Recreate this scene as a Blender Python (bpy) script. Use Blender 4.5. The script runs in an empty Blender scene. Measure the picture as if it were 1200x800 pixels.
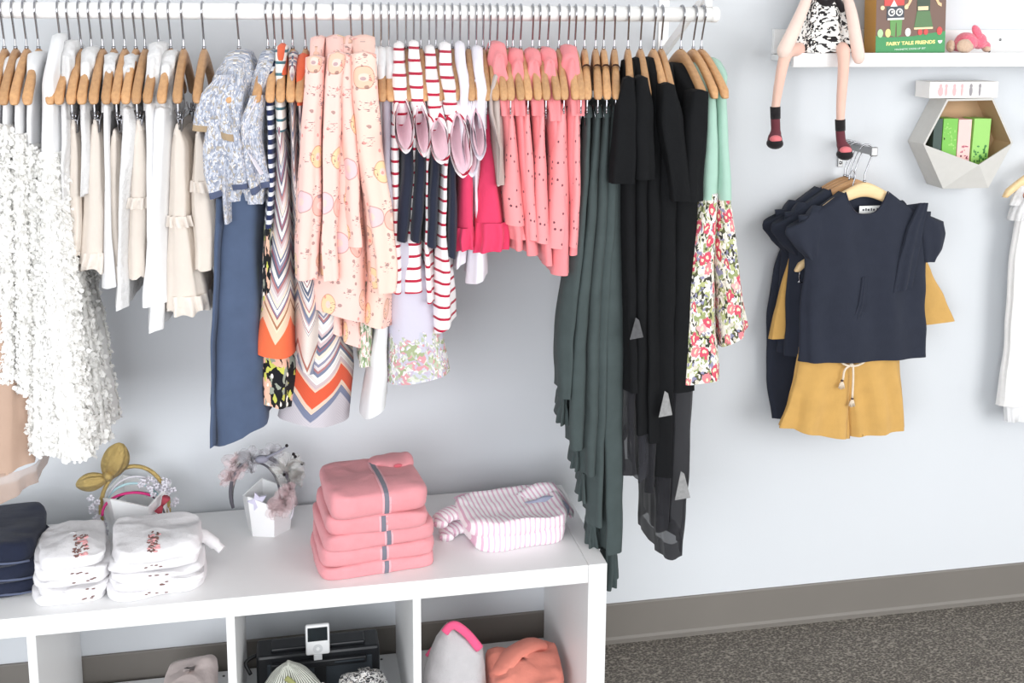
import bpy, bmesh, math, random
from mathutils import Vector, Matrix, noise
R = math.radians
SC = bpy.context.scene
COL = SC.collection
random.seed(7); noise.seed_set(11)

# ------------------------------------------------------------------ camera
CAM = Vector((-0.5988, -2.3929, 1.5012))
F_PX, PYC, YAW, PIT, ROLL = 1304.5, 234.7, 0.19825, 0.16676, 0.00673
fw = Vector((math.sin(YAW)*math.cos(PIT), math.cos(YAW)*math.cos(PIT), -math.sin(PIT)))
rt = Vector((math.cos(YAW), -math.sin(YAW), 0))
up = rt.cross(fw)
r2 = rt*math.cos(ROLL) + up*math.sin(ROLL)
u2 = -rt*math.sin(ROLL) + up*math.cos(ROLL)
cd = bpy.data.cameras.new('camera')
cam = bpy.data.objects.new('camera', cd); COL.objects.link(cam)
M4 = Matrix(((r2.x, u2.x, -fw.x, CAM.x), (r2.y, u2.y, -fw.y, CAM.y), (r2.z, u2.z, -fw.z, CAM.z), (0, 0, 0, 1)))
cam.matrix_world = M4
cd.sensor_width = 36; cd.sensor_fit = 'HORIZONTAL'
cd.lens = 36*F_PX/1200
cd.shift_x = 0; cd.shift_y = -(400-PYC)/1200
cd.clip_start = 0.05; cd.clip_end = 50
SC.camera = cam

def ray(u, v):
    return fw*F_PX + r2*(u-600) - u2*(v-PYC)
def at(u, v, y=None, z=None):
    """where the sight line of a measured pixel meets the plane y=const or z=const"""
    d = ray(u, v)
    t = (y-CAM.y)/d.y if y is not None else (z-CAM.z)/d.z
    return CAM + d*t

# ------------------------------------------------------------------ tagging helpers
def tag(o, label=None, cat=None, group=None, kind=None):
    if label: o['label'] = label
    if cat: o['category'] = cat
    if group: o['group'] = group
    if kind: o['kind'] = kind
    return o
def empty(name, loc, rz=0):
    o = bpy.data.objects.new(name, None); COL.objects.link(o)
    o.location = loc; o.rotation_euler = (0, 0, rz); o.empty_display_size = .05
    return o
def link(name, bm, m, parent=None, smooth=True, loc=None, rz=0):
    me = bpy.data.meshes.new(name)
    bmesh.ops.recalc_face_normals(bm, faces=bm.faces[:])
    bm.to_mesh(me); bm.free()
    if smooth: me.polygons.foreach_set('use_smooth', [True]*len(me.polygons))
    for q in (m if isinstance(m, list) else [m]): me.materials.append(q)
    o = bpy.data.objects.new(name, me); COL.objects.link(o)
    if parent is not None: o.parent = parent
    if loc is not None: o.location = loc
    if rz: o.rotation_euler = (0, 0, rz)
    return o
def recalled(bm):
    return bm

# ------------------------------------------------------------------ geometry helpers
def box(bm, x0, x1, y0, y1, z0, z1, bev=0.0, mi=0, mat=None):
    vs = [bm.verts.new(p) for p in ((x0,y0,z0),(x1,y0,z0),(x1,y1,z0),(x0,y1,z0),(x0,y0,z1),(x1,y0,z1),(x1,y1,z1),(x0,y1,z1))]
    if mat is not None:
        for q in vs: q.co = mat @ q.co
    fs = [bm.faces.new([vs[i] for i in f]) for f in ((3,2,1,0),(4,5,6,7),(0,1,5,4),(1,2,6,5),(2,3,7,6),(3,0,4,7))]
    for f in fs: f.material_index = mi
    if bev > 0:
        es = list({e for f in fs for e in f.edges})
        r = bmesh.ops.bevel(bm, geom=es, offset=bev, segments=2, profile=.5, affect='EDGES')
        for f in r['faces']: f.material_index = mi
    return vs
def boxo(name, dims, m, parent=None, bev=.0015, loc=None, rz=0):
    bm = bmesh.new(); box(bm, *dims, bev=bev)
    return link(name, bm, m, parent, smooth=False, loc=loc, rz=rz)
def tube(bm, pts, rad, n=8, cap=True, flat=1.0):
    pts = [Vector(p) for p in pts]
    if not isinstance(rad, (list, tuple)): rad = [rad]*len(pts)
    rings = []; nrm = None
    for i, p in enumerate(pts):
        t = (pts[min(i+1, len(pts)-1)] - pts[max(i-1, 0)])
        if t.length < 1e-9: t = Vector((0, 0, 1))
        t.normalize()
        if nrm is None:
            nrm = t.cross(Vector((0, 1, 0)))
            if nrm.length < .1: nrm = t.cross(Vector((1, 0, 0)))
        nrm = (nrm - t*nrm.dot(t)).normalized()
        bn = t.cross(nrm)
        rings.append([bm.verts.new(p + (nrm*math.cos(2*math.pi*k/n)*rad[i] + bn*math.sin(2*math.pi*k/n)*rad[i]*flat)) for k in range(n)])
    for a, b in zip(rings, rings[1:]):
        for k in range(n):
            bm.faces.new((a[k], a[(k+1) % n], b[(k+1) % n], b[k]))
    if cap:
        bm.faces.new(rings[0][::-1]); bm.faces.new(rings[-1])
    return rings
def smooth_pts(pts, n=6):
    """Catmull-Rom through the points"""
    P = [Vector(p) for p in pts]; P = [P[0]*2-P[1]] + P + [P[-1]*2-P[-2]]
    out = []
    for i in range(1, len(P)-2):
        for k in range(n):
            t = k/n; a, b, c, d = P[i-1], P[i], P[i+1], P[i+2]
            out.append(.5*((2*b) + (c-a)*t + (2*a-5*b+4*c-d)*t*t + (3*b-a-3*c+d)*t**3))
    out.append(P[-2].copy())
    return out
def lerp(a, b, t): return a + (b-a)*t
def interp(rows, zf):
    """rows: list of tuples whose first item is z, descending"""
    if zf >= rows[0][0]: return rows[0]
    for a, b in zip(rows, rows[1:]):
        if zf >= b[0]:
            t = (a[0]-zf)/max(1e-6, a[0]-b[0]); t = t*t*(3-2*t)*.35 + t*.65
            return tuple(lerp(p, q, t) for p, q in zip(a, b))
    return rows[-1]
def sg(x, p): return math.copysign(abs(x)**p, x)

def shell(name, rows, m, parent=None, N=40, M=None, p=2.9, ztop=None, fold=(.0, 2), rip=(.0, 7), hem=(.0, 3), slant=0.0,
          slanty=0.0, close=True, lip=True, back=.85, seed=0, petals=0, psize=.012, infl=0.0, jit=0.0, neck=0.0, twist=0.0, pet_from=1.0, riptop=0.3, foldtop=0.15, wr=.0042, edge=None):
    """A hanging piece of cloth: a closed loop of cloth swept downwards.
    rows: (z, cx, cy, bx, ay) centre and half extents at each height, front of the loop at -y.  UV in metres, v=0 at the hem."""
    rnd = random.Random(seed*131+17)
    ph = [rnd.uniform(0, 6.28) for _ in range(8)]
    bm = bmesh.new(); uvl = bm.loops.layers.uv.new('UVMap')
    z0, zb = rows[0][0], rows[-1][0]
    if M is None: M = max(4, min(64, int(abs(z0-zb)/.011)))
    per = 4*(max(r[4] for r in rows)) + 2*(max(r[3] for r in rows))
    e = 2/p
    grid = []; uvs = []
    for j in range(N):
        th = 2*math.pi*j/N
        s_, c_ = math.sin(th), math.cos(th)
        sx, sy = sg(s_, e), -sg(c_, e)
        top = rows[0]
        y0 = top[2] + (top[4]+infl)*sy; x0 = top[1] + (top[3]+infl)*sx
        zt = (z0 + ztop(x0, y0, sx, sy)) if ztop else z0
        zbj = zb + hem[0]*math.sin(hem[1]*th + ph[0]) + hem[0]*.5*math.sin((hem[1]*2+1)*th + ph[1]) + slant*sx + slanty*sy
        colv = []
        for i in range(M+1):
            f = i/M
            zf = lerp(z0, zb, f)
            _, cx, cy, bx, ay = interp(rows, zf)
            bx += infl; ay += infl
            kb = lerp(1, back, (sy+1)/2)
            ra = rip[0]*(riptop+(1-riptop)*f)*math.sin(rip[1]*th + ph[2] + 1.3*math.sin(2.1*f+ph[3]))
            fa = fold[0]*(foldtop+(1-foldtop)*f)*math.sin(math.pi*fold[1]*sy + ph[4] + 1.1*f + .5*math.sin(4*f+ph[5]))
            x = cx + (bx*kb + ra*.7)*sx + fa
            y = cy + (ay + ra)*sy
            z = lerp(zt, zbj, f)
            if jit:
                x += rnd.uniform(-jit, jit); y += rnd.uniform(-jit, jit); z += rnd.uniform(-jit, jit)
            else:
                nz = noise.noise_vector(Vector((x*24+seed*3.1, y*24, z*6)))
                n2 = noise.noise_vector(Vector((x*11+seed*1.7, y*15, z*16)))
                w = wr*(.3+.7*f)
                x += (nz.x*.8 + n2.x*.7)*w; y += (nz.y*.7 + n2.y*.6)*w
            colv.append(Vector((x, y, z)))
        grid.append(colv)
        uvs.append(((j/N if j <= N/2 else j/N-1)*per))
    V = [[bm.verts.new(q) for q in c] for c in grid]
    def quad(a, b, c, d, ua):
        f = bm.faces.new((a[0], b[0], c[0], d[0]))
        for l, q in zip(f.loops, (a, b, c, d)): l[uvl].uv = (q[1], q[2])
        return f
    du = per/N
    for j in range(N):
        k = (j+1) % N
        ua = uvs[j]; ub = ua+du
        for i in range(M):
            fq = quad((V[j][i], ua, V[j][i].co.z-zb), (V[j][i+1], ua, V[j][i+1].co.z-zb), (V[k][i+1], ub, V[k][i+1].co.z-zb), (V[k][i], ub, V[k][i].co.z-zb), 0)
            if edge and i >= M-edge[1]: fq.material_index = 1
    base = bm.faces[:]
    if close:
        cx = rows[0][1]
        C = []
        for j in range(N):
            q = V[j][0].co
            if neck and abs(q.x-cx) < neck: C.append(None)
            else:
                C.append(bm.verts.new((q.x if neck else cx + (q.x-cx)*.25, rows[0][2]+(q.y-rows[0][2])*(.0 if neck else .97), q.z+(.0 if neck else .004))))
        for j in range(N):
            k = (j+1) % N
            if C[j] is None or C[k] is None: continue
            quad((V[j][0], uvs[j], V[j][0].co.z-zb), (V[k][0], uvs[j]+du, V[k][0].co.z-zb), (C[k], uvs[j]+du, C[k].co.z-zb), (C[j], uvs[j], C[j].co.z-zb), 0)
        if not neck:
            half = N//2
            for j in range(half):
                a, b = C[j], C[j+1]; c, d = C[(N-j-1) % N], C[(N-j) % N]
                vs = []
                for q in (a, b, c, d):
                    if q not in vs: vs.append(q)
                if len(vs) > 2:
                    try:
                        f = bm.faces.new(vs)
                        for l in f.loops: l[uvl].uv = (0, l.vert.co.z-zb)
                    except ValueError: pass
    if lip:
        L0 = []; L1 = []; L2 = []
        _, cx, cy, bx, ay = rows[-1]
        for j in range(N):
            q = V[j][M].co
            d = Vector((cx-q.x, cy-q.y, 0)); dn = min(.0022, d.length*.3); d = d.normalized()*dn
            L0.append(bm.verts.new(q)); L1.append(bm.verts.new(q + d)); ki = max(1, min(M, int(.03*M/abs(z0-zb)+.5))); q2 = V[j][M-ki].co
            L2.append(bm.verts.new(q2 + d*1.6))
        for j in range(N):
            k = (j+1) % N
            quad((L0[j], uvs[j], 0), (L1[j], uvs[j], .0), (L1[k], uvs[j]+du, .0), (L0[k], uvs[j]+du, 0), 0)
            quad((L1[j], uvs[j], 0), (L2[j], uvs[j], .03), (L2[k], uvs[j]+du, .03), (L1[k], uvs[j]+du, 0), 0)
    if petals:
        bm.normal_update()
        fs = [f for f in base if f.calc_center_median().z < lerp(zb, z0, pet_from)]
        for _ in range(petals):
            f = rnd.choice(fs); c = f.calc_center_median()
            n = f.normal.copy()
            cxr = interp(rows, c.z)
            if n.dot(Vector((c.x-cxr[1], c.y-cxr[2], 0))) < 0: n = -n
            t = Vector((rnd.uniform(-1, 1), rnd.uniform(-1, 1), rnd.uniform(-1.2, .5))).normalized()
            t = (t - n*n.dot(t)*.6).normalized(); b = n.cross(t)
            if b.length < .1: continue
            b.normalize(); s = psize*rnd.uniform(.6, 1.3)
            c = c + n*.001 + t*rnd.uniform(-.006, .006) + b*rnd.uniform(-.006, .006)
            pv = [bm.verts.new(c - b*s*.5), bm.verts.new(c + t*s*.45 - b*s*.6 + n*s*.25), bm.verts.new(c + t*s*.9 + n*s*.34),
                  bm.verts.new(c + t*s*.45 + b*s*.6 + n*s*.25), bm.verts.new(c + b*s*.5)]
            bm.faces.new((pv[0], pv[1], pv[2], pv[3], pv[4]))
    bm2 = bm
    me = bpy.data.meshes.new(name)
    if not petals: bmesh.ops.recalc_face_normals(bm2, faces=bm2.faces[:])
    bm2.to_mesh(me); bm2.free()
    me.polygons.foreach_set('use_smooth', [True]*len(me.polygons))
    me.materials.append(m)
    if edge: me.materials.append(edge[0])
    o = bpy.data.objects.new(name, me); COL.objects.link(o)
    if parent is not None: o.parent = parent
    return o

def slab(name, m, parent, hx, hy, th, layers=1, seed=0, nz=.003, p=5.0, N=72, loc=(0, 0, 0), rz=0.0, sag=.0, tilt=0.0, crease=.006, tz=0.0, edge=.3, dome=.16):
    """a folded piece of clothing lying flat: soft pad whose rounded edge shows its fold layers; base at z=0"""
    bm = bmesh.new(); uvl = bm.loops.layers.uv.new('UVMap')
    e = 2/p; prof = []; rr_ = random.Random(seed); rnd_c = [rr_.random() for _ in range(layers)]
    K = 7
    for L in range(layers):
        for i in range(K+(1 if L == layers-1 else 0)):
            an = lerp(-90, 90, i/K); h = (L + .5 + .5*math.sin(R(an)))/layers
            end = (L == 0 and an < 0) or (L == layers-1 and an > 0)
            dep = min(th/layers*edge, .016) if end else crease*(.6+.8*rnd_c[L])
            prof.append((1.0, -dep*(1-math.cos(R(an))**.55 if abs(an) < 89.9 else 1), h, L))
    rows = prof + [(s, -min(th/layers*edge, .016), 1 + dome*(1-s)**.8, layers) for s in (.93, .82, .68, .52, .36, .2, .08)]
    rings = []
    for (s, d, h, L) in rows:
        ring = []
        hc = min(h, 1.0)
        for j in range(N):
            thh = 2*math.pi*j/N
            ex, ey = sg(math.sin(thh), e), -sg(math.cos(thh), e)
            qa = noise.noise_vector(Vector((L*3.7+seed*2.9, ex*1.3, ey*1.3)))
            x = ex*(hx*s*(1+.035*qa.x) + d); y = ey*(hy*s*(1+.035*qa.y) + d)
            q = noise.noise_vector(Vector((x*11+seed*5.3, y*11, hc*.8+seed)))
            q2 = noise.noise_vector(Vector((x*34+seed*2.3, y*34, hc*2.2)))
            q3 = noise.noise_vector(Vector((x*20+seed, y*50, seed)))
            dipz = sag*max(0, 1-(x/hx)**2)*max(0, 1-(y/hy)**2)
            wob = (q.z*nz*1.5 + q2.z*nz*.5 + q3.z*nz*.5)*hc
            z = th*(h - dipz*hc) + wob + tilt*x*hc + tz*y*hc
            x += q.x*nz + q2.x*nz*.45; y += q.y*nz + q2.y*nz*.45
            ring.append(bm.verts.new((x, y, max(z, 0))))
        rings.append(ring)
    for a, b in zip(rings, rings[1:]):
        for j in range(N):
            k = (j+1) % N
            bm.faces.new((a[j], a[k], b[k], b[j]))
    bm.faces.new(rings[0][::-1]); bm.faces.new(rings[-1])
    for f in bm.faces:
        for l in f.loops: l[uvl].uv = (l.vert.co.x, l.vert.co.y*.9 + l.vert.co.z)
    return link(name, bm, m, parent, loc=loc, rz=rz)

from mathutils.bvhtree import BVHTree
def surf(o):
    return BVHTree.FromPolygons([v.co for v in o.data.vertices], [tuple(p.vertices) for p in o.data.polygons])
def drop(T, x, y, dflt=0):
    h = T.ray_cast(Vector((x, y, 1)), Vector((0, 0, -1))); return h[0].z if h[0] is not None else dflt
def front(T, x, z, dflt=0):
    h = T.ray_cast(Vector((x, -1, z)), Vector((0, 1, 0))); return h[0].y if h[0] is not None else dflt

# ------------------------------------------------------------------ materials
def srgb(r, g, b):
    f = lambda c: ((c/255)/12.92 if c/255 <= .04045 else ((c/255+.055)/1.055)**2.4)
    return (f(r), f(g), f(b), 1)
class NT:
    def __init__(s, name):
        s.m = bpy.data.materials.new(name); s.m.use_nodes = True
        s.t = s.m.node_tree; s.b = s.t.nodes['Principled BSDF']; s.out = s.t.nodes['Material Output']
    def n(s, typ, props=None, **inp):
        nd = s.t.nodes.new(typ)
        for k, v in (props or {}).items(): setattr(nd, k, v)
        for k, v in inp.items():
            key = int(k[1:]) if k[0] == 'i' and k[1:].isdigit() else k.replace('_', ' ')
            s.put(nd.inputs[key], v)
        return nd
    def put(s, sock, v):
        if isinstance(v, bpy.types.NodeSocket): s.t.links.new(v, sock)
        else: sock.default_value = v
    def math(s, op, a, b=0.0, c=0.0):
        nd = s.t.nodes.new('ShaderNodeMath'); nd.operation = op
        s.put(nd.inputs[0], a); s.put(nd.inputs[1], b); s.put(nd.inputs[2], c)
        return nd.outputs[0]
    def mix(s, fac, a, b):
        nd = s.t.nodes.new('ShaderNodeMix'); nd.data_type = 'RGBA'
        s.put(nd.inputs[0], fac); s.put(nd.inputs[6], a); s.put(nd.inputs[7], b)
        return nd.outputs[2]
    def uv(s):
        t = s.n('ShaderNodeUVMap'); sp = s.n('ShaderNodeSeparateXYZ', Vector=t.outputs[0])
        return t.outputs[0], sp.outputs[0], sp.outputs[1]
    def obj(s): return s.n('ShaderNodeTexCoord').outputs['Object']
    def noise(s, scale, vec=None, detail=3.0, rough=.5):
        nd = s.n('ShaderNodeTexNoise', Scale=scale, Detail=detail, Roughness=rough)
        if vec is not None: s.put(nd.inputs['Vector'], vec)
        return nd
    def vor(s, scale, vec, feature='F1', rnd=1.0):
        nd = s.n('ShaderNodeTexVoronoi', {'feature': feature, 'voronoi_dimensions': '2D'}, Scale=scale, Randomness=rnd)
        s.put(nd.inputs['Vector'], vec); return nd
    def ramp(s, fac, stops, mode='CONSTANT'):
        nd = s.t.nodes.new('ShaderNodeValToRGB'); cr = nd.color_ramp; cr.interpolation = mode
        while len(cr.elements) < len(stops): cr.elements.new(.5)
        for el, (pos, c) in zip(cr.elements, stops): el.position = pos; el.color = c
        s.put(nd.inputs[0], fac); return nd.outputs[0]
    def bump(s, h, strength=.3, dist=.002):
        nd = s.n('ShaderNodeBump', Strength=strength, Distance=dist, Height=h); s.put(s.b.inputs['Normal'], nd.outputs[0])
    def fin(s, col=None, rough=.8, metal=0.0, sheen=0.0, alpha=1.0, transl=0.0):
        if col is not None: s.put(s.b.inputs['Base Color'], col)
        s.b.inputs['Roughness'].default_value = rough; s.b.inputs['Metallic'].default_value = metal
        s.b.inputs['Sheen Weight'].default_value = sheen
        s.b.inputs['Specular IOR Level'].default_value = .5 if rough < .6 else .2
        s.b.inputs['Alpha'].default_value = alpha
        if transl:
            tr = s.n('ShaderNodeBsdfTranslucent'); s.put(tr.inputs[0], col)
            mx = s.n('ShaderNodeMixShader'); mx.inputs[0].default_value = transl
            s.t.links.new(s.b.outputs[0], mx.inputs[1]); s.t.links.new(tr.outputs[0], mx.inputs[2]); s.t.links.new(mx.outputs[0], s.out.inputs[0])
        return s.m
MATS = {}
def cloth(name, rgb, rough=.9, weave=900, bump=.35, var=.06, alpha=1.0, transl=0.0, sheen=.15, wr=26):
    if name in MATS: return MATS[name]
    k = NT(name); o = k.obj()
    nz = k.noise(34, o, 4.0); c = srgb(*rgb)
    dk = tuple(x*(1-var*2) for x in c[:3])+(1,); lt = tuple(min(1, x*(1+var)) for x in c[:3])+(1,)
    col = k.mix(nz.outputs[0], dk, lt)
    w1 = k.noise(weave, o, 1.0); w2 = k.noise(wr, o, 3.0)
    k.bump(k.math('ADD', k.math('MULTIPLY', w1.outputs[0], .35), k.math('MULTIPLY', w2.outputs[0], 1.6)), bump, .004)
    MATS[name] = k.fin(col, rough, 0, sheen, alpha, transl); return MATS[name]
def plain(name, rgb, rough=.5, metal=0.0, var=.03, scale=40, bump=0.0):
    if name in MATS: return MATS[name]
    k = NT(name); o = k.obj(); nz = k.noise(scale, o, 3.0); c = srgb(*rgb)
    col = k.mix(nz.outputs[0], tuple(x*(1-var) for x in c[:3])+(1,), tuple(min(1, x*(1+var)) for x in c[:3])+(1,))
    if bump: k.bump(nz.outputs[0], bump, .002)
    MATS[name] = k.fin(col, rough, metal); return MATS[name]

def wood(name, a, b, rough=.45):
    k = NT(name); o = k.obj()
    info = k.n('ShaderNodeObjectInfo')
    mp = k.n('ShaderNodeMapping', Vector=o, Scale=(60, 9, 60)); k.put(mp.inputs['Location'], k.n('ShaderNodeCombineXYZ', X=k.math('MULTIPLY', info.outputs['Random'], 30.0)).outputs[0])
    nz = k.noise(3.0, mp.outputs[0], 5.0)
    col = k.mix(nz.outputs[0], srgb(*a), srgb(*b))
    hs = k.n('ShaderNodeHueSaturation', Color=col); k.put(hs.inputs['Value'], k.math('ADD', k.math('MULTIPLY', info.outputs['Random'], .28), .86))
    return k.fin(hs.outputs[0], rough)
M_WOOD = wood('hanger_wood', (168, 122, 84), (214, 168, 118))
M_WOODPALE = wood('pale_wood', (226, 190, 138), (240, 212, 166))
M_CHROME = plain('chrome', (168, 168, 172), .2, 1.0)
M_STEEL = plain('brushed_steel', (150, 150, 150), .35, 1.0)
M_WHITE = plain('white_laminate', (233, 233, 233), .42, 0, .01)
M_RODW = plain('white_painted_metal', (246, 245, 243), .35, 0, .01)

def stripes_mat(name, c1, c2, period, duty, axis='v', warp=.004, vmin=None):
    k = NT(name); vec, u, v = k.uv()
    nz = k.noise(18, k.obj(), 2.0)
    t = k.math('ADD', v if axis == 'v' else u, k.math('MULTIPLY', nz.outputs[0], warp))
    f = k.math('FRACT', k.math('ADD', k.math('DIVIDE', t, period), 50.0))
    col = k.mix(k.math('LESS_THAN', f, duty), srgb(*c2), srgb(*c1))
    w = k.noise(30, k.obj(), 3.0); k.bump(w.outputs[0], .35, .006)
    return k.fin(col, .9, 0, .15)
def chevron_mat(name, hem, seed):
    """zigzag bands, apex at the middle of the front edge; hem rows are solid colour"""
    k = NT(name); vec, u, v = k.uv()
    pp = k.math('PINGPONG', u, .06)
    nz = k.noise(15, k.obj(), 2.0)
    w = k.math('ADD', k.math('SUBTRACT', v, k.math('MULTIPLY', pp, .82)), k.math('MULTIPLY', nz.outputs[0], .006))
    pal = [(214, 205, 204), (120, 128, 150), (232, 226, 220), (150, 96, 108), (222, 214, 210), (108, 118, 140), (236, 214, 196), (176, 120, 120), (226, 222, 220), (92, 100, 118), (200, 178, 180), (240, 236, 230), (140, 140, 160)]
    rnd = random.Random(seed); rnd.shuffle(pal)
    st = []; q = 0.0
    while q < .985 and len(st) < 30:
        st.append((q, srgb(*pal[len(st) % len(pal)]))); q += rnd.uniform(.018, .055)
    f = k.math('FRACT', k.math('ADD', k.math('DIVIDE', w, .17), 20.0))
    bands = k.ramp(f, st)
    hb = k.ramp(k.math('ADD', k.math('MULTIPLY', w, 4.0), .25), hem)
    col = k.mix(k.math('LESS_THAN', w, .075), bands, hb)
    fine = k.math('FRACT', k.math('DIVIDE', w, .0052)); 
    col = k.mix(k.math('MULTIPLY', k.math('LESS_THAN', fine, .3), .16), col, srgb(90, 85, 110))
    b = k.noise(28, k.obj(), 3.0); k.bump(b.outputs[0], .35, .006)
    return k.fin(col, .88, 0, .1)
def donut_mat(name, base):
    k = NT(name); vec, u, v = k.uv()
    V = k.vor(17, vec, rnd=.9); d = V.outputs['Distance']
    cs = k.n('ShaderNodeSeparateColor', Color=V.outputs['Color'])
    ringc = k.ramp(cs.outputs[0], [(0, srgb(222, 172, 132)), (.36, srgb(238, 206, 124)), (.5, srgb(230, 150, 136)), (.66, srgb(216, 164, 126)), (.9, srgb(206, 186, 204))])
    keep_ = k.math('GREATER_THAN', cs.outputs[1], .3)
    ring = k.math('MULTIPLY', keep_, k.math('MULTIPLY', k.math('GREATER_THAN', d, .12), k.math('LESS_THAN', d, .34)))
    edge = k.math('MULTIPLY', keep_, k.math('MULTIPLY', k.math('GREATER_THAN', d, .315), k.math('LESS_THAN', d, .35)))
    col = k.mix(k.math('MULTIPLY', ring, .5), srgb(*base), ringc)
    col = k.mix(k.math('MULTIPLY', edge, .5), col, srgb(150, 98, 84))
    v2 = k.vor(72, vec); c2 = k.n('ShaderNodeSeparateColor', Color=v2.outputs['Color'])
    spk = k.math('MULTIPLY', k.math('LESS_THAN', v2.outputs['Distance'], .24), k.math('GREATER_THAN', c2.outputs[1], .74))
    col = k.mix(k.math('MULTIPLY', spk, .6), col, k.ramp(c2.outputs[0], [(0, srgb(96, 70, 74)), (.5, srgb(226, 112, 108)), (.8, srgb(120, 112, 128))]))
    mp = k.n('ShaderNodeMapping', Vector=vec, Scale=(150, 420, 1)); sc = k.noise(1.0, mp.outputs[0], 2.0)
    v3 = k.vor(24, vec); c3 = k.n('ShaderNodeSeparateColor', Color=v3.outputs['Color'])
    scr = k.math('MULTIPLY', k.math('MULTIPLY', k.math('GREATER_THAN', sc.outputs[0], .6), k.math('LESS_THAN', v3.outputs['Distance'], .26)), k.math('GREATER_THAN', c3.outputs[2], .35))
    col = k.mix(k.math('MULTIPLY', scr, .9), col, srgb(120, 92, 96))
    b = k.noise(26, k.obj(), 3.0); k.bump(b.outputs[0], .3, .006)
    return k.fin(col, .9, 0, .15)
def dots_mat(name, base, mark, scale=42, r=.17, keep=.45):
    k = NT(name); vec, u, v = k.uv()
    mp = k.n('ShaderNodeMapping', Vector=vec, Scale=(1.0, 1.7, 1)); V = k.vor(scale, mp.outputs[0], rnd=.8)
    cs = k.n('ShaderNodeSeparateColor', Color=V.outputs['Color'])
    dn = k.noise(420, vec, 1.0)
    s = k.math('MULTIPLY', k.math('LESS_THAN', k.math('ADD', V.outputs['Distance'], k.math('MULTIPLY', dn.outputs[0], .12)), r+.06), k.math('GREATER_THAN', cs.outputs[0], 1-keep))
    col = k.mix(s, srgb(*base), srgb(*mark))
    b = k.noise(30, k.obj(), 3.0); k.bump(b.outputs[0], .3, .006)
    return k.fin(col, .9, 0, .15)
def floral_mat(name, pal, scale=46, base=None, vmax=None, soft=.03, dens=.5, flower=None):
    k = NT(name); vec, u, v = k.uv()
    wob = k.noise(60, vec, 2.0); vv = k.n('ShaderNodeVectorMath', {'operation': 'ADD'}); k.put(vv.inputs[0], vec)
    sc = k.n('ShaderNodeVectorMath', {'operation': 'SCALE'}); k.put(sc.inputs[0], wob.outputs['Color']); sc.inputs['Scale'].default_value = .02; k.put(vv.inputs[1], sc.outputs[0])
    A = k.vor(scale, vv.outputs[0]); B = k.vor(scale*2.3, vv.outputs[0])
    ca = k.n('ShaderNodeSeparateColor', Color=A.outputs['Color']); cb = k.n('ShaderNodeSeparateColor', Color=B.outputs['Color'])
    n = len(pal)
    pa = k.ramp(ca.outputs[0], [(i/n, srgb(*c)) for i, c in enumerate(pal)])
    pb = k.ramp(cb.outputs[1], [(i/n, srgb(*c)) for i, c in enumerate(pal[::-1])])
    col = k.mix(k.math('GREATER_THAN', cb.outputs[0], .45), pa, pb)
    col = k.mix(k.math('MULTIPLY', k.math('LESS_THAN', A.outputs['Distance'], .16), k.math('GREATER_THAN', ca.outputs[1], .4)), col, srgb(250, 238, 226))
    if flower:
        Fv = k.vor(flower, vv.outputs[0], rnd=.9); cf = k.n('ShaderNodeSeparateColor', Color=Fv.outputs['Color'])
        on = k.math('MULTIPLY', k.math('GREATER_THAN', cf.outputs[0], .38), k.math('LESS_THAN', k.math('ADD', Fv.outputs['Distance'], k.math('MULTIPLY', B.outputs['Distance'], .22)), .46))
        col = k.mix(on, col, k.ramp(cf.outputs[1], [(0, srgb(206, 84, 104)), (.4, srgb(226, 132, 138)), (.7, srgb(200, 70, 92)), (.85, srgb(232, 170, 170))]))
        ctr = k.math('MULTIPLY', k.math('GREATER_THAN', cf.outputs[0], .38), k.math('LESS_THAN', Fv.outputs['Distance'], .13))
        col = k.mix(ctr, col, srgb(240, 226, 190))
    if base is not None:
        if vmax is not None:
            nn = k.noise(40, vec, 3.0)
            lim = k.math('LESS_THAN', k.math('ADD', v, k.math('MULTIPLY', k.math('SUBTRACT', nn.outputs[0], .5), .16)), vmax)
        else:
            nn = k.noise(24, vec, 2.0); lim = k.math('GREATER_THAN', nn.outputs[0], dens)
        col = k.mix(lim, srgb(*base), col)
    b = k.noise(28, k.obj(), 3.0); k.bump(b.outputs[0], .3, .006)
    return k.fin(col, .88, 0, .1)
def sheer(name, rgb, alpha, rough=.9):
    k = NT(name); o = k.obj(); nz = k.noise(60, o, 3.0); c = srgb(*rgb)
    col = k.mix(nz.outputs[0], tuple(x*.9 for x in c[:3])+(1,), c)
    return k.fin(col, rough, 0, .2, alpha)
# ------------------------------------------------------------------ the room
def struct(name, bm, m, smooth=False):
    o = link(name, bm, m, None, smooth); o['kind'] = 'structure'; return o
k = NT('wall_paint'); o_ = k.obj(); n1 = k.noise(180, o_, 3.0); n2 = k.noise(1.2, o_, 2.0)
c_ = k.mix(n2.outputs[0], srgb(211, 215, 219), srgb(217, 220, 224)); k.bump(n1.outputs[0], .12, .001)
M_WALL = k.fin(c_, .75)
k = NT('carpet'); o_ = k.obj()
mp = k.n('ShaderNodeMapping', Vector=o_, Scale=(150, 260, 1), Rotation=(0, 0, R(24))); v1 = k.n('ShaderNodeTexVoronoi', Scale=1.0, Vector=mp.outputs[0]); n1 = k.noise(300, o_, 4.0); n3 = k.noise(5, o_, 3.0)
f_ = k.math('ADD', k.math('MULTIPLY', v1.outputs['Distance'], .6), k.math('MULTIPLY', n1.outputs[0], .55))
c_ = k.ramp(f_, [(.25, srgb(62, 58, 54)), (.55, srgb(100, 95, 89)), (.85, srgb(158, 151, 141))], 'LINEAR')
c_ = k.mix(k.math('MULTIPLY', n3.outputs[0], .25), c_, srgb(80, 74, 70)); k.bump(f_, .8, .004)
M_CARPET = k.fin(c_, .95)
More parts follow.
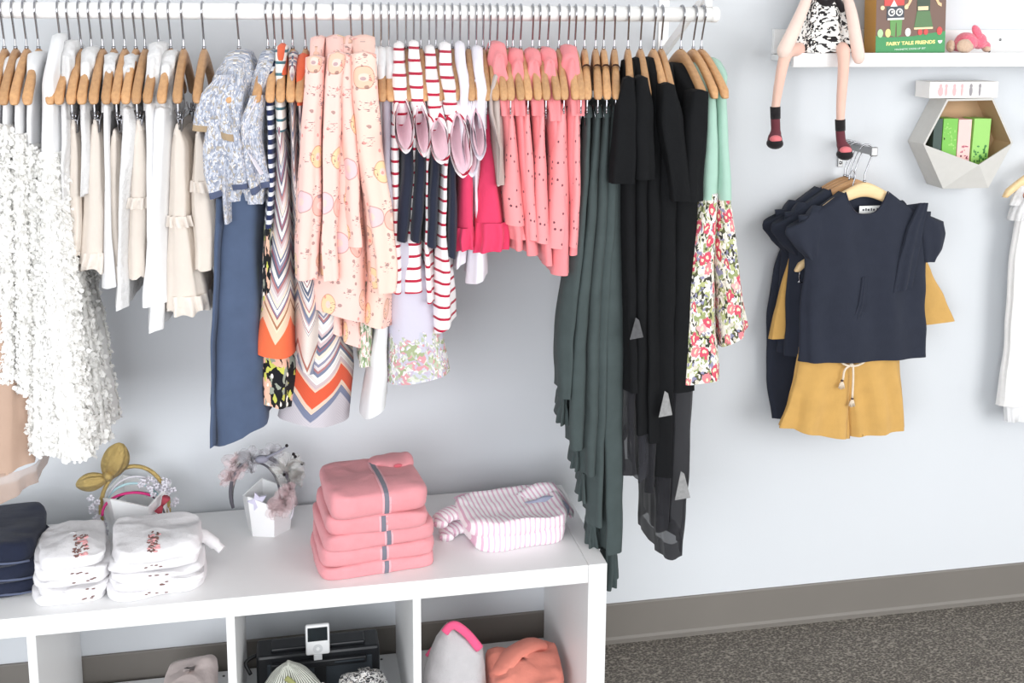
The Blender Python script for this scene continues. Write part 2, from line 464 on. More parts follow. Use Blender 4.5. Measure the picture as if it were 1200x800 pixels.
M_BASE = plain('rubber_baseboard', (119, 114, 108), .55, 0, .05, 8)
bm = bmesh.new(); box(bm, -4.2, 4.2, 0.0, .12, -.05, 2.75); struct('wall_back', bm, M_WALL)
bm = bmesh.new(); box(bm, -4.2, 4.2, -5.0, .12, -.1, 0.0); struct('floor', bm, M_CARPET)
bm = bmesh.new(); box(bm, -4.2, 4.2, -5.0, .12, 2.75, 2.85); struct('ceiling', bm, plain('ceiling_white', (226, 226, 224), .8, 0, .01))
bm = bmesh.new()
prof = [(0, .0975), (-.0045, .0975), (-.006, .095), (-.006, .012), (-.010, .006), (-.018, .0022), (-.018, 0), (0, 0)]
A = [bm.verts.new((-4.2, y, z)) for y, z in prof]; B = [bm.verts.new((4.2, y, z)) for y, z in prof]
for i in range(len(prof)):
    j = (i+1) % len(prof); bm.faces.new((A[i], A[j], B[j], B[i]))
bm.faces.new(A[::-1]); bm.faces.new(B)
struct('baseboard_back', bm, M_BASE)

# ------------------------------------------------------------------ white cube storage unit
YB, YF = -.019, -.402
unit = empty('cube_storage_unit', (0, 0, 0))
tag(unit, 'long low white cube shelving unit under the clothes rail', 'shelf unit')
XL = -1.464
def lam(name, d): return boxo(name, d, M_WHITE, unit, .0012)
lam('side_panel', (-.038, 0, YF, YB, 0, .42)); lam('side_panel', (XL, XL+.038, YF, YB, 0, .42))
lam('top_panel', (XL+.0385, -.0385, YF, YB, .382, .42)); lam('bottom_panel', (XL+.0385, -.0385, YF, YB, 0, .038))
for xr in (-.373, -.724, -1.075): lam('divider', (xr-.016, xr, YF+.002, YB, .0382, .3818))
M_PEG = plain('metal_peg', (90, 90, 90), .4, .8)
for xr in (-.038, -.389, -.74):
    for dx in (.035, .062):
        bm = bmesh.new(); tube(bm, [(xr-dx, YB-.02, .0375), (xr-dx, YB-.02, .0388)], .003, 10)
        link('cam_lock', bm, M_PEG, unit)

# ------------------------------------------------------------------ clothes rail
RY = -.27
pL = at(0, 11.5, y=RY); pR = at(838, 17, y=RY)
RSL = (pR.z-pL.z)/(pR.x-pL.x)
def rz_at(x): return pL.z + (x-pL.x)*RSL        # the rail runs very slightly out of level
RRAD = .0148; XEND = at(842, 17, y=RY).x; RZ = rz_at(XEND)
rail = empty('clothes_rail', (XEND, RY, RZ)); tag(rail, 'long white closet rail fixed to the wall above the shelving unit', 'clothes rail')
bm = bmesh.new(); tube(bm, [(-2.1, 0, -2.1*RSL), (-.012, 0, -.012*RSL)], RRAD, 28); link('rail_tube', bm, M_RODW, rail)
bm = bmesh.new(); tube(bm, [(-.016, 0, 0), (-.004, 0, 0), (-.001, 0, 0), (.0, 0, 0)], [RRAD*1.06, RRAD*1.06, RRAD*.9, RRAD*.5], 28); link('end_cap', bm, M_RODW, rail)
for bx_ in (-.022, -1.72):
    bk = empty('bracket', (bx_, 0, bx_*RSL)); bk.parent = rail
    bm = bmesh.new()
    box(bm, -.012, .012, -RY-.004, -RY, -.11, .22, .0015)                       # plate screwed to the wall
    pts = [(-.004, -RY-.004, .17), (-.004, -.02, .034), (-.004, .0, .026), (-.004, .02, .02)]
    box(bm, -.004, .004, .0, -RY-.003, .03, .052, .001)
    vs = [bm.verts.new(p) for p in ((-.004, -RY-.004, -.10), (-.004, .014, .032), (-.004, .045, .032), (-.004, -RY-.004, -.075), (.004, -RY-.004, -.10), (.004, .014, .032), (.004, .045, .032), (.004, -RY-.004, -.075))]
    for f in ((0, 1, 2, 3), (7, 6, 5, 4), (0, 4, 5, 1), (2, 6, 7, 3), (1, 5, 6, 2), (0, 3, 7, 4)): bm.faces.new([vs[i] for i in f])
    b_ = link('bracket_arm', bm, M_RODW, bk, smooth=False)
    bm = bmesh.new(); tube(bm, [(0, 0, .034), (0, 0, RRAD)], .008, 12); link('rail_saddle', bm, M_RODW, bk)
    for zz in (.19, -.09):
        bm = bmesh.new(); tube(bm, [(.006, -RY-.004, zz), (.006, -RY-.0062, zz)], .0035, 10); link('screw', bm, M_STEEL, bk)

# ------------------------------------------------------------------ hangers
HW = .13
def hz(y):                                   # top line of the wooden hanger below its crown
    a = abs(y)/HW
    return -.077*(a**1.4)
def hanger_body_bm(t0=.0068):
    bm = bmesh.new(); n = 30; K = 14; rings = []
    for i in range(n+1):
        y = lerp(-HW, HW, i/n); a = abs(y)/HW
        top = hz(y); h = lerp(.034, .0215, min(1, a*1.3)); th = t0*(1+.25*a**2)
        if a > .93:
            q = (a-.93)/.07; sc_ = math.sqrt(max(.05, 1-q*q)); 
        else: sc_ = 1
        ring = []
        for k_ in range(K):
            an = 2*math.pi*k_/K
            ring.append(bm.verts.new((sg(math.sin(an), .65)*th*(.4+.6*sc_), y + .0*an, top - h/2 + sg(math.cos(an), .75)*h/2*sc_)))
        rings.append(ring)
    for a_, b_ in zip(rings, rings[1:]):
        for k_ in range(K): bm.faces.new((a_[k_], a_[(k_+1) % K], b_[(k_+1) % K], b_[k_]))
    bm.faces.new(rings[0][::-1]); bm.faces.new(rings[-1])
    return bm
def hook_bm(rise):
    """rise: rail centre above the crown"""
    bm = bmesh.new(); rr = RRAD + .0024
    pts = [(0, 0, -.006), (0, 0, .012), (0, -.001, .02)]
    pts += [(0, -rr*.55, rise-rr*1.25)]
    for k_ in range(0, 13):
        an = R(-150 + k_*(-190)/12) ; 
        pts.append((0, rr*math.cos(an), rise + rr*math.sin(an)))
    tube(bm, smooth_pts(pts, 3), .0019, 8)
    tube(bm, [(0, 0, -.002), (0, 0, .004)], .0036, 10)
    return bm
def mesh_of(name, bm, m):
    o = link(name, bm, m); me = o.data; bpy.data.objects.remove(o); return me
ME_BODY = mesh_of('hanger_body', hanger_body_bm(), M_WOOD)
ME_BODYP = mesh_of('hanger_body', hanger_body_bm(), M_WOODPALE)
RISE = .067
ME_HOOK = mesh_of('hook', hook_bm(RISE), M_CHROME)
bm = bmesh.new(); tube(bm, smooth_pts([(0, -.118, -.084), (0, -.117, -.11), (0, -.1, -.116), (0, .1, -.116), (0, .117, -.11), (0, .118, -.084)], 5), .0016, 8)
ME_BAR = mesh_of('clip_bar', bm, M_CHROME)
def clip_bm():
    bm = bmesh.new()
    for s in (-1, 1):
        vs = []
        for (x, z, w) in ((s*.0085, .018, .0075), (s*.0035, .0, .009), (s*.0016, -.02, .010)):
            vs.append([bm.verts.new((x-.0007, -w, z)), bm.verts.new((x+.0007, -w, z)), bm.verts.new((x+.0007, w, z)), bm.verts.new((x-.0007, w, z))])
        for a_, b_ in zip(vs, vs[1:]):
            for k_ in range(4): bm.faces.new((a_[k_], a_[(k_+1) % 4], b_[(k_+1) % 4], b_[k_]))
        bm.faces.new(vs[0][::-1]); bm.faces.new(vs[-1])
    tube(bm, [(0, -.008, .002), (0, .008, .002)], .0032, 8)
    tube(bm, [(0, 0, .0), (0, 0, .016)], .002, 6)
    return bm
ME_CLIP = mesh_of('clip', clip_bm(), M_CHROME)
M_BROWNBAND = plain('brown_band', (74, 52, 44), .7)
bm = bmesh.new()
ring_ = []
yb_ = -.072; zc_ = hz(yb_)-.0155
for (w, d) in ((-.004, 0), (.004, 0)):
    ring_.append([bm.verts.new((sg(math.sin(2*math.pi*k_/16), .65)*.0094, yb_+w, zc_ - w*.5 + sg(math.cos(2*math.pi*k_/16), .75)*.0205)) for k_ in range(16)])
for k_ in range(16): bm.faces.new((ring_[0][k_], ring_[0][(k_+1) % 16], ring_[1][(k_+1) % 16], ring_[1][k_]))
ME_BAND = mesh_of('grip_band', bm, M_BROWNBAND)

def raw(name, me, parent, loc=(0, 0, 0)):
    o = bpy.data.objects.new(name, me); COL.objects.link(o); o.parent = parent; o.location = loc; return o
class Fr: pass
ALLH = []
def frame(top, tip, tipv=105, topv=54):
    f = Fr(); f.H = at(top, topv, y=RY); f.H.z = rz_at(f.H.x)-RISE
    T = at(tip, tipv, y=RY-HW)
    d = Vector((T.x-f.H.x, T.y-f.H.y, 0)); f.rz = math.atan2(d.x, -d.y)
    f.rz = max(-.62, min(.62, f.rz)); f.c = math.cos(f.rz); f.s = math.sin(f.rz)
    return f
def local(f, P):
    q = P - f.H
    return Vector((q.x*f.c + q.y*f.s, -q.x*f.s + q.y*f.c, q.z))
def hanger(f, label, group='wooden hangers along the white rail', clips=False, band=False, body=None):
    t = empty('clothes_hanger', f.H, f.rz); tag(t, label, 'hanger', group)
    hb = raw('hanger_body', body or ME_BODY, t); raw('hook', ME_HOOK, t)
    if clips:
        br = raw('clip_bar', ME_BAR, t)
        for s in (-1, 1): raw('clip', ME_CLIP, br, (0, s*.088, -.122))
    if band: raw('grip_band', ME_BAND, hb)
    ALLH.append((f, t)); return t
WID = 1.13
def prow(f, rows, a=.12, cy=0.0):
    """measured front edges (v, xl, xr[, a]) -> local rows (z, cx, cy, bx, ay)"""
    out = []
    for r in rows:
        v, xl, xr = r[:3]; aa = r[3] if len(r) > 3 else a
        yp = f.H.y + f.c*(-aa+cy)
        p0 = at(xl, v, y=yp); p1 = at(xr, v, y=yp)
        q = local(f, (p0+p1)/2)
        out.append((q.z, q.x, cy, max(.002, (p1-p0).length*.5*f.c*WID), aa))
    return out
def sh_top(a):                               # shoulders follow the hanger
    return lambda x, y, sx, sy: hz(max(abs(y), .034)) - hz(a)
# ------------------------------------------------------------------ cloth colours
C_FLUFF = cloth('ivory_fluffy_lace', (251, 250, 247), var=.01, bump=.25, wr=60, transl=.2)
C_WHITE = cloth('white_cotton', (232, 232, 233), var=.02)
C_LACE = cloth('white_eyelet', (230, 229, 229), var=.05, bump=.9, wr=70)
C_CREAM = cloth('cream_tulle', (241, 230, 219), var=.03, bump=.4, wr=40, alpha=.95, transl=.2)
C_CREAM2 = cloth('cream_tulle_frill', (246, 237, 228), var=.03, bump=.4, wr=70, alpha=.92, transl=.2)
C_TAUPE = cloth('taupe_tulle', (186, 158, 140), var=.03)
C_TAUPES = sheer('taupe_tulle_sheer', (196, 170, 154), .55)
C_DENIM = cloth('blue_chambray', (78, 92, 118), var=.1, weave=1400, bump=.4)
C_GREY = floral_mat('grey_blue_ruffle_print', [(160, 165, 180), (190, 194, 206), (142, 148, 164), (176, 182, 196), (206, 206, 212), (168, 160, 150)], 110)
C_NAVY0 = cloth('slate_fold_shade', (84, 92, 118))  # dark ruffle rim, painted in for shade missing from the folds
C_GREYTRIM = cloth('tan_trim', (168, 146, 118))
C_NAVYST = stripes_mat('navy_white_stripe', (40, 48, 84), (226, 228, 234), .017, .55)
C_BLKFL = floral_mat('black_leaf_print', [(24, 24, 28), (30, 30, 32), (226, 178, 156), (26, 26, 30), (196, 196, 92), (150, 154, 140), (28, 28, 30)], 34)
OR = [(0, srgb(238, 110, 68)), (.36, srgb(238, 200, 172)), (.45, srgb(244, 214, 186)), (.47, srgb(170, 120, 90)), (.5, srgb(240, 206, 180))]
OR2 = [(0, srgb(196, 190, 196)), (.3, srgb(120, 126, 150)), (.36, srgb(226, 196, 176)), (.4, srgb(216, 90, 58)), (.53, srgb(226, 196, 176))]
OR3 = [(0, srgb(140, 146, 168)), (.2, srgb(226, 220, 214)), (.27, srgb(170, 110, 96)), (.31, srgb(220, 208, 200))]
C_CH1 = chevron_mat('chevron_orange_hem', OR, 3); C_CH2 = chevron_mat('chevron_grey', OR3, 5); C_CH3 = chevron_mat('chevron_wide_orange', OR2, 8)
C_ORANGE = cloth('orange_sleeve', (232, 104, 66))
C_STRAP = stripes_mat('multistripe', (70, 110, 120), (236, 232, 226), .02, .25)
C_DON = donut_mat('pink_doughnut_print', (244, 200, 190)); C_DON2 = donut_mat('peach_doughnut_print', (245, 203, 189))
C_CUFF = cloth('pink_cuff', (240, 168, 164))
C_GREENFL = floral_mat('green_floral', [(120, 140, 110), (190, 196, 176), (226, 222, 214), (150, 168, 130), (214, 176, 170)], 60)
C_MEADOW = floral_mat('lavender_meadow_print', [(158, 168, 132), (206, 208, 196), (206, 150, 156), (190, 190, 202), (222, 220, 220), (178, 186, 160), (188, 174, 192)], 85, base=(200, 196, 210), vmax=.085)
C_LAV = cloth('lavender_grey', (176, 172, 186))
C_RED = stripes_mat('red_stripe', (178, 34, 62), (246, 242, 242), .0225, .22)
C_PINKIN = cloth('pale_pink_lining', (236, 202, 212))
C_NAVY = cloth('navy_knit', (40, 44, 60), var=.08)
C_MAG = cloth('raspberry_cotton', (222, 66, 104), var=.06)
C_WLAV = cloth('white_lilac_cotton', (236, 232, 240), var=.03)
C_TPRUF = cloth('taupe_ruffle', (190, 176, 170))
C_PINK = cloth('coral_pink_cotton', (236, 142, 146), var=.05)
C_PINKD = dots_mat('coral_pink_motif', (240, 152, 154), (110, 66, 76), 36, .15, .5)
C_GREEN = cloth('dark_green_jersey', (70, 80, 80), var=.12, sheen=.05)
C_BLACK = cloth('black_cotton', (19, 20, 22), var=.1, bump=.5, sheen=0)
C_BLKSHEER = sheer('black_tulle', (38, 38, 42), .82)
C_BLKSHEER2 = sheer('black_tulle_thin', (52, 52, 58), .6)
C_MINT = cloth('mint_cotton', (166, 200, 184), var=.05)
C_MINTFL = floral_mat('bright_flower_print', [(238, 234, 222), (92, 94, 66), (226, 222, 206), (178, 182, 128), (240, 238, 230), (60, 58, 54), (206, 200, 186), (140, 138, 166), (232, 226, 214), (150, 160, 110)], 70, flower=31)
M_TAGD = plain('care_label_grey', (84, 84, 86), .7, 0, .3, 160)
M_TAG = plain('care_label', (140, 140, 140), .7, 0, .35, 160)

GN = [0]; SUBS = ('cuff', 'frill_band', 'ruffled_hem', 'ruffle_hem', 'hem_ruffle', 'armhole_frill', 'white_edging')
def gar(top, tip, short, label, cat, name, parts, group=None, hang=True, tipv=105, clips=False, band=False, body=None, hlabel=None, topv=54):
    f = frame(top, tip, tipv, topv)
    GN[0] += 1
    if hang: hanger(f, hlabel or ('wooden hanger holding the ' + short), clips=clips, band=band, body=body)
    single = len(parts) == 1; made = []
    root = None
    if not single:
        root = empty(name, f.H, f.rz); tag(root, label, cat, group)
    for i, (pn, rows, m, opt) in enumerate(parts):
        opt = dict(opt); a = opt.pop('a', .12); cy = opt.pop('cy', 0.0); rel = opt.pop('rel', None)
        lab = opt.pop('label', None)
        R_ = prow(f, rows, a, cy)
        par = root
        if pn in SUBS: opt.setdefault('N', 112); opt['M'] = 6; opt['rip'] = (opt['rip'][0]*1.25, opt['rip'][1])
        if pn in SUBS and made: par = made[-1] if pn == 'cuff' else made[0]
        if 'ztop' not in opt and opt.pop('shoulder', False): opt['ztop'] = sh_top(R_[0][4])
        o = shell(name if single else pn, R_, m, par, seed=GN[0]*7+i, **opt); made.append(o)
        if single:
            o.location = f.H; o.rotation_euler = (0, 0, f.rz); tag(o, label, cat, group)
        elif lab: o['label'] = lab
    return f, (root if root else o)
S = dict(shoulder=True)
def bare(top, tip, label, clips=False, band=False):
    f = frame(top, tip); hanger(f, label, clips=clips, band=band)

# ------------------------------------------------------------------ ivory fluffy dresses at the left end
gar(-22, -40, 'taupe tulle dress', 'long taupe tulle dress hanging at the far left behind the ivory dresses', 'dress', 'tulle_dress', [
    ('dress_body', [(95, -40, -26), (300, -38, 0), (450, -34, 34), (560, -40, 38)], C_TAUPE, dict(a=.115, fold=(.006, 6), rip=(.004, 9), shoulder=True, slant=.02)),
    ('sheer_hem', [(555, -42, 38), (592, -46, 39)], C_TAUPES, dict(a=.117, fold=(.006, 6), rip=(.004, 9), close=False, slant=.025, label='sheer taupe overskirt hem'))])
GF = 'ivory fluffy dresses'
def straps(v0, v1, xl, xr):
    return [('strap', [(v0, xl, xl+5), (lerp(v0, v1, .5), xl-1, xl+4), (v1, xl, xl+6)], C_WHITE, dict(a=.105, p=2)),]
gar(5, -9, 'first ivory fluffy dress from the left', 'ivory fluffy sleeveless dress, leftmost, half cut off by the photo edge', 'dress', 'fluffy_dress', [
    ('dress_body', [(150, -13, -1), (220, -15, 4), (350, -18, 6), (446, -20, 8)], C_FLUFF, dict(a=.11, petals=5250, psize=.0066, jit=.002, hem=(.006, 9))),
    ('strap', [(84, -12, -2, .07), (105, -12, 0, .095), (155, -13, -1, .1)], C_WHITE, S)], GF)
gar(18, 2, 'second ivory fluffy dress from the left', 'ivory fluffy sleeveless dress, second from the left', 'dress', 'fluffy_dress', [
    ('dress_body', [(150, -1, 12), (220, -2, 15), (350, -4, 18), (447, -5, 19)], C_FLUFF, dict(a=.115, petals=7500, psize=.0066, jit=.002, hem=(.006, 9))),
    ('strap', [(84, 1, 11, .07), (108, 0, 12, .095), (155, 0, 11, .1)], C_WHITE, S)], GF)
gar(31, 14.5, 'third ivory fluffy dress from the left', 'narrow ivory fluffy dress, third from the left, with hem above the taupe skirt', 'dress', 'fluffy_dress', [
    ('dress_body', [(160, 13, 27), (220, 13, 31), (350, 15, 38), (460, 16, 40)], C_FLUFF, dict(a=.115, petals=9750, psize=.0066, jit=.002, hem=(.006, 9))),
    ('strap', [(84, 15, 26, .07), (108, 13, 26, .1), (165, 13, 27, .105)], C_WHITE, S)], GF)
gar(45, 30, 'fourth ivory fluffy dress from the left', 'ivory fluffy strappy dress tucked just left of the longest fluffy dress', 'dress', 'fluffy_dress', [
    ('dress_body', [(172, 28, 42), (230, 29, 46), (330, 31, 50), (420, 32, 52)], C_FLUFF, dict(a=.105, petals=6000, psize=.0066, jit=.002, hem=(.006, 9))),
    ('strap', [(78, 29, 47, .07), (100, 28, 44, .09), (140, 28, 40, .1), (180, 29, 42, .1)], C_WHITE, S)], GF)
gar(71, 57, 'longest ivory fluffy dress', 'longest ivory fluffy dress with plain white bodice flaring to a wide hem', 'dress', 'fluffy_dress', [
    ('skirt', [(180, 39, 72), (250, 37, 77), (350, 36, 88, .128), (450, 35, 102, .14), (538, 37, 113, .15)], C_FLUFF, dict(a=.122, petals=24000, psize=.0066, jit=.002, fold=(.012, 3), rip=(.006, 7), hem=(.004, 9), slant=-.004)),
    ('bodice', [(86, 52, 66), (110, 46, 68), (150, 45, 69), (192, 42, 71)], C_WHITE, dict(a=.125, shoulder=True, fold=(.003, 3)))], GF)

# ------------------------------------------------------------------ white tops and cream tulle skirts
GW, GCr = 'white tops among the cream skirts', 'cream tulle skirts'
OR_ = ['first', 'second', 'third', 'fourth', 'fifth', 'sixth']
for i, (top, tip, drape, rows) in enumerate([
    (82, 67, (68, 70, 84), [(100, 69, 80), (135, 68, 83), (165, 69, 84), (200, 69, 80), (236, 70, 79)]),
    (107, 94, (76, 93, 108), [(104, 92, 104), (150, 93, 103), (190, 95, 103), (230, 95, 101)]),
    (133, 123, (83, 120, 134), [(108, 118, 129), (150, 119, 128), (200, 120, 128), (280, 120, 130), (338, 118, 136)]),
    (159, 145.6, (84, 142, 156), [(112, 139, 155), (150, 139, 160), (185, 138, 158), (220, 137, 150), (270, 138, 147), (320, 136, 147), (364, 133, 148)]),
    (186, 171, (70, 170, 186), [(106, 166, 182), (160, 168, 182), (280, 170, 184), (340, 172, 187), (390, 171, 189)]),
    (200, 188, (80, 186, 202), [(112, 177, 199), (150, 173, 199), (190, 173, 197), (240, 171, 194), (300, 167, 194), (360, 163, 194)])]):
    nm = ['short white eyelet blouse', 'small white eyelet blouse', 'white top with its tail below the skirts', 'white ruffle-sleeved blouse', 'white top showing only its tail', 'broad white smock dress'][i]
    what = ['beside the longest fluffy dress', 'left of the second cream skirt', 'behind the third cream skirt', 'left of the fourth cream skirt', 'with the lowest white hem of the group', 'left of the fifth cream skirt'][i]
    gar(top, tip, nm, nm + ' ' + what, 'blouse', 'blouse', [
        ('body', [(rows[0][0]+16, *rows[0][1:])]+rows[1:], C_LACE if i in (0, 1, 3) else C_WHITE, dict(a=.112, fold=(.004, 4), rip=(.003, 6), slant=.004)),
        ('shoulder_ruffle', [(drape[0], drape[1], drape[2], .078), (drape[0]+14, drape[1]-1, drape[2], .088), (rows[0][0]+6, rows[0][1]-1, rows[0][2]+1, .096), (rows[0][0]+24, rows[0][1], rows[0][2], .106)], C_LACE, dict(shoulder=True, rip=(.004, 9), close=True, riptop=.5))], GW)
for i, (top, tip, rows, fr_, hemv) in enumerate([
    (95, 81.5, [(146, 80, 90), (170, 78, 94), (220, 76, 97), (299, 74, 98)], None, None),
    (120, 108, [(147, 105, 116), (165, 101, 121), (200, 97, 124), (250, 94, 127), (312, 92, 128)], None, 305),
    (146, 134, [(160, 128, 139), (185, 124, 142), (250, 121, 145), (326, 118, 147)], None, 320),
    (170, 158, [(148, 155, 168), (165, 150, 171), (200, 147, 174), (238, 146, 174), (300, 144, 174), (327, 143, 175)], 239, None),
    (215, 206.6, [(153, 202, 214), (172, 199, 222), (220, 197, 223), (260, 195, 224), (310, 194, 232), (362, 193, 242)], 261, 356),
    (239, 230, [(158, 227, 238), (178, 224, 246), (220, 221, 250), (270, 222, 252), (317, 224, 250)], 220, None)]):
    parts = [('skirt_body', rows, C_CREAM, dict(a=.1, rip=(.0035, 13), fold=(.004, 4), hem=(.003, 7)))]
    if fr_: parts.append(('frill_band', [(fr_-7, *[q for q in (lerp(rows[3][1], rows[3][1], 0)-2, rows[3][2]+2)]), (fr_+6, rows[3][1]-4, rows[3][2]+4)], C_CREAM2, dict(a=.104, rip=(.005, 19), close=False, riptop=.7)))
    if hemv: parts.append(('ruffled_hem', [(hemv-8, rows[-1][1], rows[-1][2]), (hemv+13, rows[-1][1]-1, rows[-1][2]+1)], C_CREAM2, dict(a=.102, rip=(.005, 15), close=False, riptop=.4, hem=(.004, 5))))
    parts.append(('waistband', [(rows[0][0]-6, rows[0][1]+2, rows[0][2]-2), (rows[0][0]+5, rows[0][1], rows[0][2])], C_CREAM2, dict(a=.1, rip=(.002, 21))))
    gar(top, tip, OR_[i]+' cream tulle skirt', 'cream tulle skirt, ' + OR_[i] + ' cream skirt from the left' + (' with frill' if fr_ else ''), 'skirt', 'tulle_skirt', parts, GCr, clips=True)

# ------------------------------------------------------------------ chambray jumpsuit, grey top, navy dress
gar(280, 266, 'blue chambray jumpsuit', 'long blue chambray jumpsuit with grey-blue ruffled bodice, wide trouser legs', 'jumpsuit', 'jumpsuit', [
    ('trousers', [(215, 258, 302), (300, 250, 304), (400, 245, 306), (480, 242, 307), (518, 243, 308)], C_DENIM, dict(a=.1, p=3.0, fold=(.004, 2), rip=(.005, 6), slant=.022, wr=.007)),
    ('trouser_leg', [(235, 249, 262), (330, 247, 256), (430, 243, 250), (527, 242.5, 251)], C_DENIM, dict(a=.104, cy=-.004, p=3, close=True, slant=.004)),
    ('bodice', [(80, 262, 286, .08), (104, 244, 290, .128), (150, 240, 290, .132), (190, 242, 298, .115), (236, 254, 302, .106)], C_GREY, dict(shoulder=True, rip=(.007, 8), fold=(.006, 3))),
    ('ruffle', [(88, 250, 270, .122), (112, 232, 268, .14), (142, 226, 270, .146), (160, 226, 274, .142)], C_GREY, dict(rip=(.021, 5), riptop=.2, slant=-.014, close=False, edge=(C_GREYTRIM, 1))),
    ('ruffle', [(140, 236, 280, .136), (172, 232, 288, .142), (200, 236, 290, .136), (228, 246, 288, .128)], C_GREY, dict(rip=(.02, 6), riptop=.2, slant=.014, close=False, edge=(C_NAVY0, 1))),
    ('hanging_tie', [(178, 256, 266, .12), (215, 258, 268, .125), (263, 260, 269, .125)], C_GREY, dict(rip=(.003, 5)))])
gar(314, 299, 'grey-blue ruffled top', 'grey-blue ruffled top with wavy collar, right beside the chambray jumpsuit', 'top', 'ruffled_top', [
    ('body', [(84, 300, 318, .09), (110, 290, 312), (150, 284, 308), (185, 282, 308), (215, 286, 312), (240, 288, 310)], C_GREY, dict(a=.115, shoulder=True, rip=(.006, 7), fold=(.004, 3))),
    ('ruffle', [(112, 290, 308, .13), (140, 278, 304, .142), (165, 279, 302, .142), (200, 284, 308, .132), (226, 292, 312, .13)], C_GREY, dict(rip=(.013, 6), riptop=.4, close=False, slant=.01, edge=(C_NAVY0, 1))),
    ('white_edging', [(118, 296, 303, .133), (150, 281, 287, .146), (180, 286, 292, .14), (205, 300, 308, .137)], C_WLAV, dict(p=2, rip=(.002, 5)))])
gar(322, 315.6, 'navy and white striped dress', 'navy and white striped dress with black leaf-print skirt behind the zigzag dresses', 'dress', 'striped_dress', [
    ('bodice', [(86, 310, 322, .085), (104, 309, 322, .095), (150, 311, 321), (205, 311, 321), (268, 308, 320)], C_NAVYST, dict(a=.115, shoulder=True, rip=(.002, 5))),
    ('skirt', [(262, 308, 320, .112), (320, 305, 320, .11), (400, 303, 338, .09), (430, 304, 346, .088), (478, 307, 342, .088)], C_BLKFL, dict(rip=(.004, 8), slant=-.006, close=True))])

# ------------------------------------------------------------------ zigzag dresses
GZ = 'zigzag knit dresses'
gar(331.5, 328, 'first zigzag dress', 'zigzag striped dress with bright orange hem, front one of the zigzag dresses', 'dress', 'zigzag_dress', [
    ('dress_body', [(150, 320, 333), (180, 320, 338), (240, 317, 342), (300, 311, 345), (350, 304, 346), (421, 296, 347)], C_CH1, dict(a=.118, rip=(.003, 5), fold=(.002, 2), slant=-.004, p=2.1)),
    ('shoulder_strap', [(76, 322, 335, .085), (100, 321, 334, .1), (155, 321, 333, .117)], C_STRAP, dict(shoulder=True)),
    ('armhole_trim', [(72, 324, 333, .079), (88, 323, 335, .093)], C_ORANGE, dict(shoulder=True, label='orange shoulder trim'))], GZ)
gar(343, 340, 'second zigzag dress', 'grey and pink zigzag dress, between the other two zigzag dresses', 'dress', 'zigzag_dress', [
    ('dress_body', [(92, 337, 347, .1), (200, 339, 350), (330, 343, 376), (400, 344, 380), (438, 347, 373)], C_CH2, dict(a=.108, shoulder=True, rip=(.003, 5), slant=-.012, p=2.1))], GZ)
gar(358, 350, 'third zigzag dress', 'wide zigzag dress with a broad orange band, lowest hem of the zigzag dresses', 'dress', 'zigzag_dress', [
    ('dress_body', [(120, 346, 356), (250, 349, 358), (330, 352, 392), (370, 352, 404), (440, 335, 408), (500, 323, 402)], C_CH3, dict(a=.088, rip=(.004, 5), slant=-.008, p=2.2)),
    ('sleeve', [(94, 345, 357, .1), (112, 345, 357, .12), (124, 346, 356, .118)], C_ORANGE, dict(shoulder=True, label='orange cap sleeve'))], GZ)

# ------------------------------------------------------------------ doughnut-print pyjamas
GP = 'pink doughnut-print pyjama shirts'
gar(372, 366, 'first doughnut pyjama shirt', 'pink doughnut-print pyjama shirt, leftmost, with a long sleeve hanging straight', 'pyjama shirt', 'pyjama_shirt', [
    ('shirt_body', [(63, 362, 378, .08), (90, 360, 378, .1), (150, 357, 379), (250, 356, 378), (320, 358, 376)], C_DON, dict(a=.1, shoulder=True, fold=(.003, 3))),
    ('sleeve', [(68, 357, 379), (90, 356, 378), (150, 352, 375), (250, 347, 372), (329, 345, 368)], C_DON, dict(a=.03, cy=-.115, fold=(.003, 2), rip=(.003, 5)))], GP)
gar(391, 391, 'second doughnut pyjama shirt', 'pink doughnut-print pyjama shirt, second from left, in front with a wide hem', 'pyjama shirt', 'pyjama_shirt', [
    ('shirt_body', [(62, 383, 403, .08), (100, 380, 404), (160, 377, 415), (220, 374, 424), (300, 368, 432), (374, 362, 437)], C_DON, dict(a=.125, shoulder=True, fold=(.008, 2), rip=(.004, 5), slant=-.018)),
    ('sleeve', [(64, 384, 407), (100, 380, 400), (150, 378, 399), (210, 378, 397), (300, 378, 394), (330, 379, 394)], C_DON, dict(a=.03, cy=-.118, fold=(.003, 2), rip=(.003, 5)))], GP)
gar(412, 407, 'third doughnut pyjama shirt', 'pink doughnut-print pyjama shirt squeezed between its wider neighbours', 'pyjama shirt', 'pyjama_shirt', [
    ('shirt_body', [(63, 398, 413, .08), (100, 398, 414), (160, 402, 420), (250, 408, 430), (330, 414, 436)], C_DON, dict(a=.1, shoulder=True, fold=(.003, 3))),
    ('sleeve', [(66, 397, 413), (100, 397, 414), (150, 399, 416), (200, 404, 420), (290, 408, 424)], C_DON, dict(a=.028, cy=-.112, fold=(.003, 2)))], GP)
gar(425, 424, 'fourth doughnut pyjama shirt', 'peach doughnut-print pyjama shirt, rightmost of the four, with long sleeve', 'pyjama shirt', 'pyjama_shirt', [
    ('shirt_body', [(62, 412, 438, .08), (100, 414, 441), (170, 418, 446), (250, 424, 455), (330, 429, 462), (384, 424, 460)], C_DON2, dict(a=.12, shoulder=True, fold=(.005, 2), rip=(.003, 5), slant=-.006)),
    ('sleeve', [(64, 411, 440), (100, 412, 441), (170, 418, 446), (250, 432, 457), (320, 438, 462), (344, 441, 461)], C_DON2, dict(a=.03, cy=-.122, fold=(.003, 2), rip=(.003, 5)))], GP)
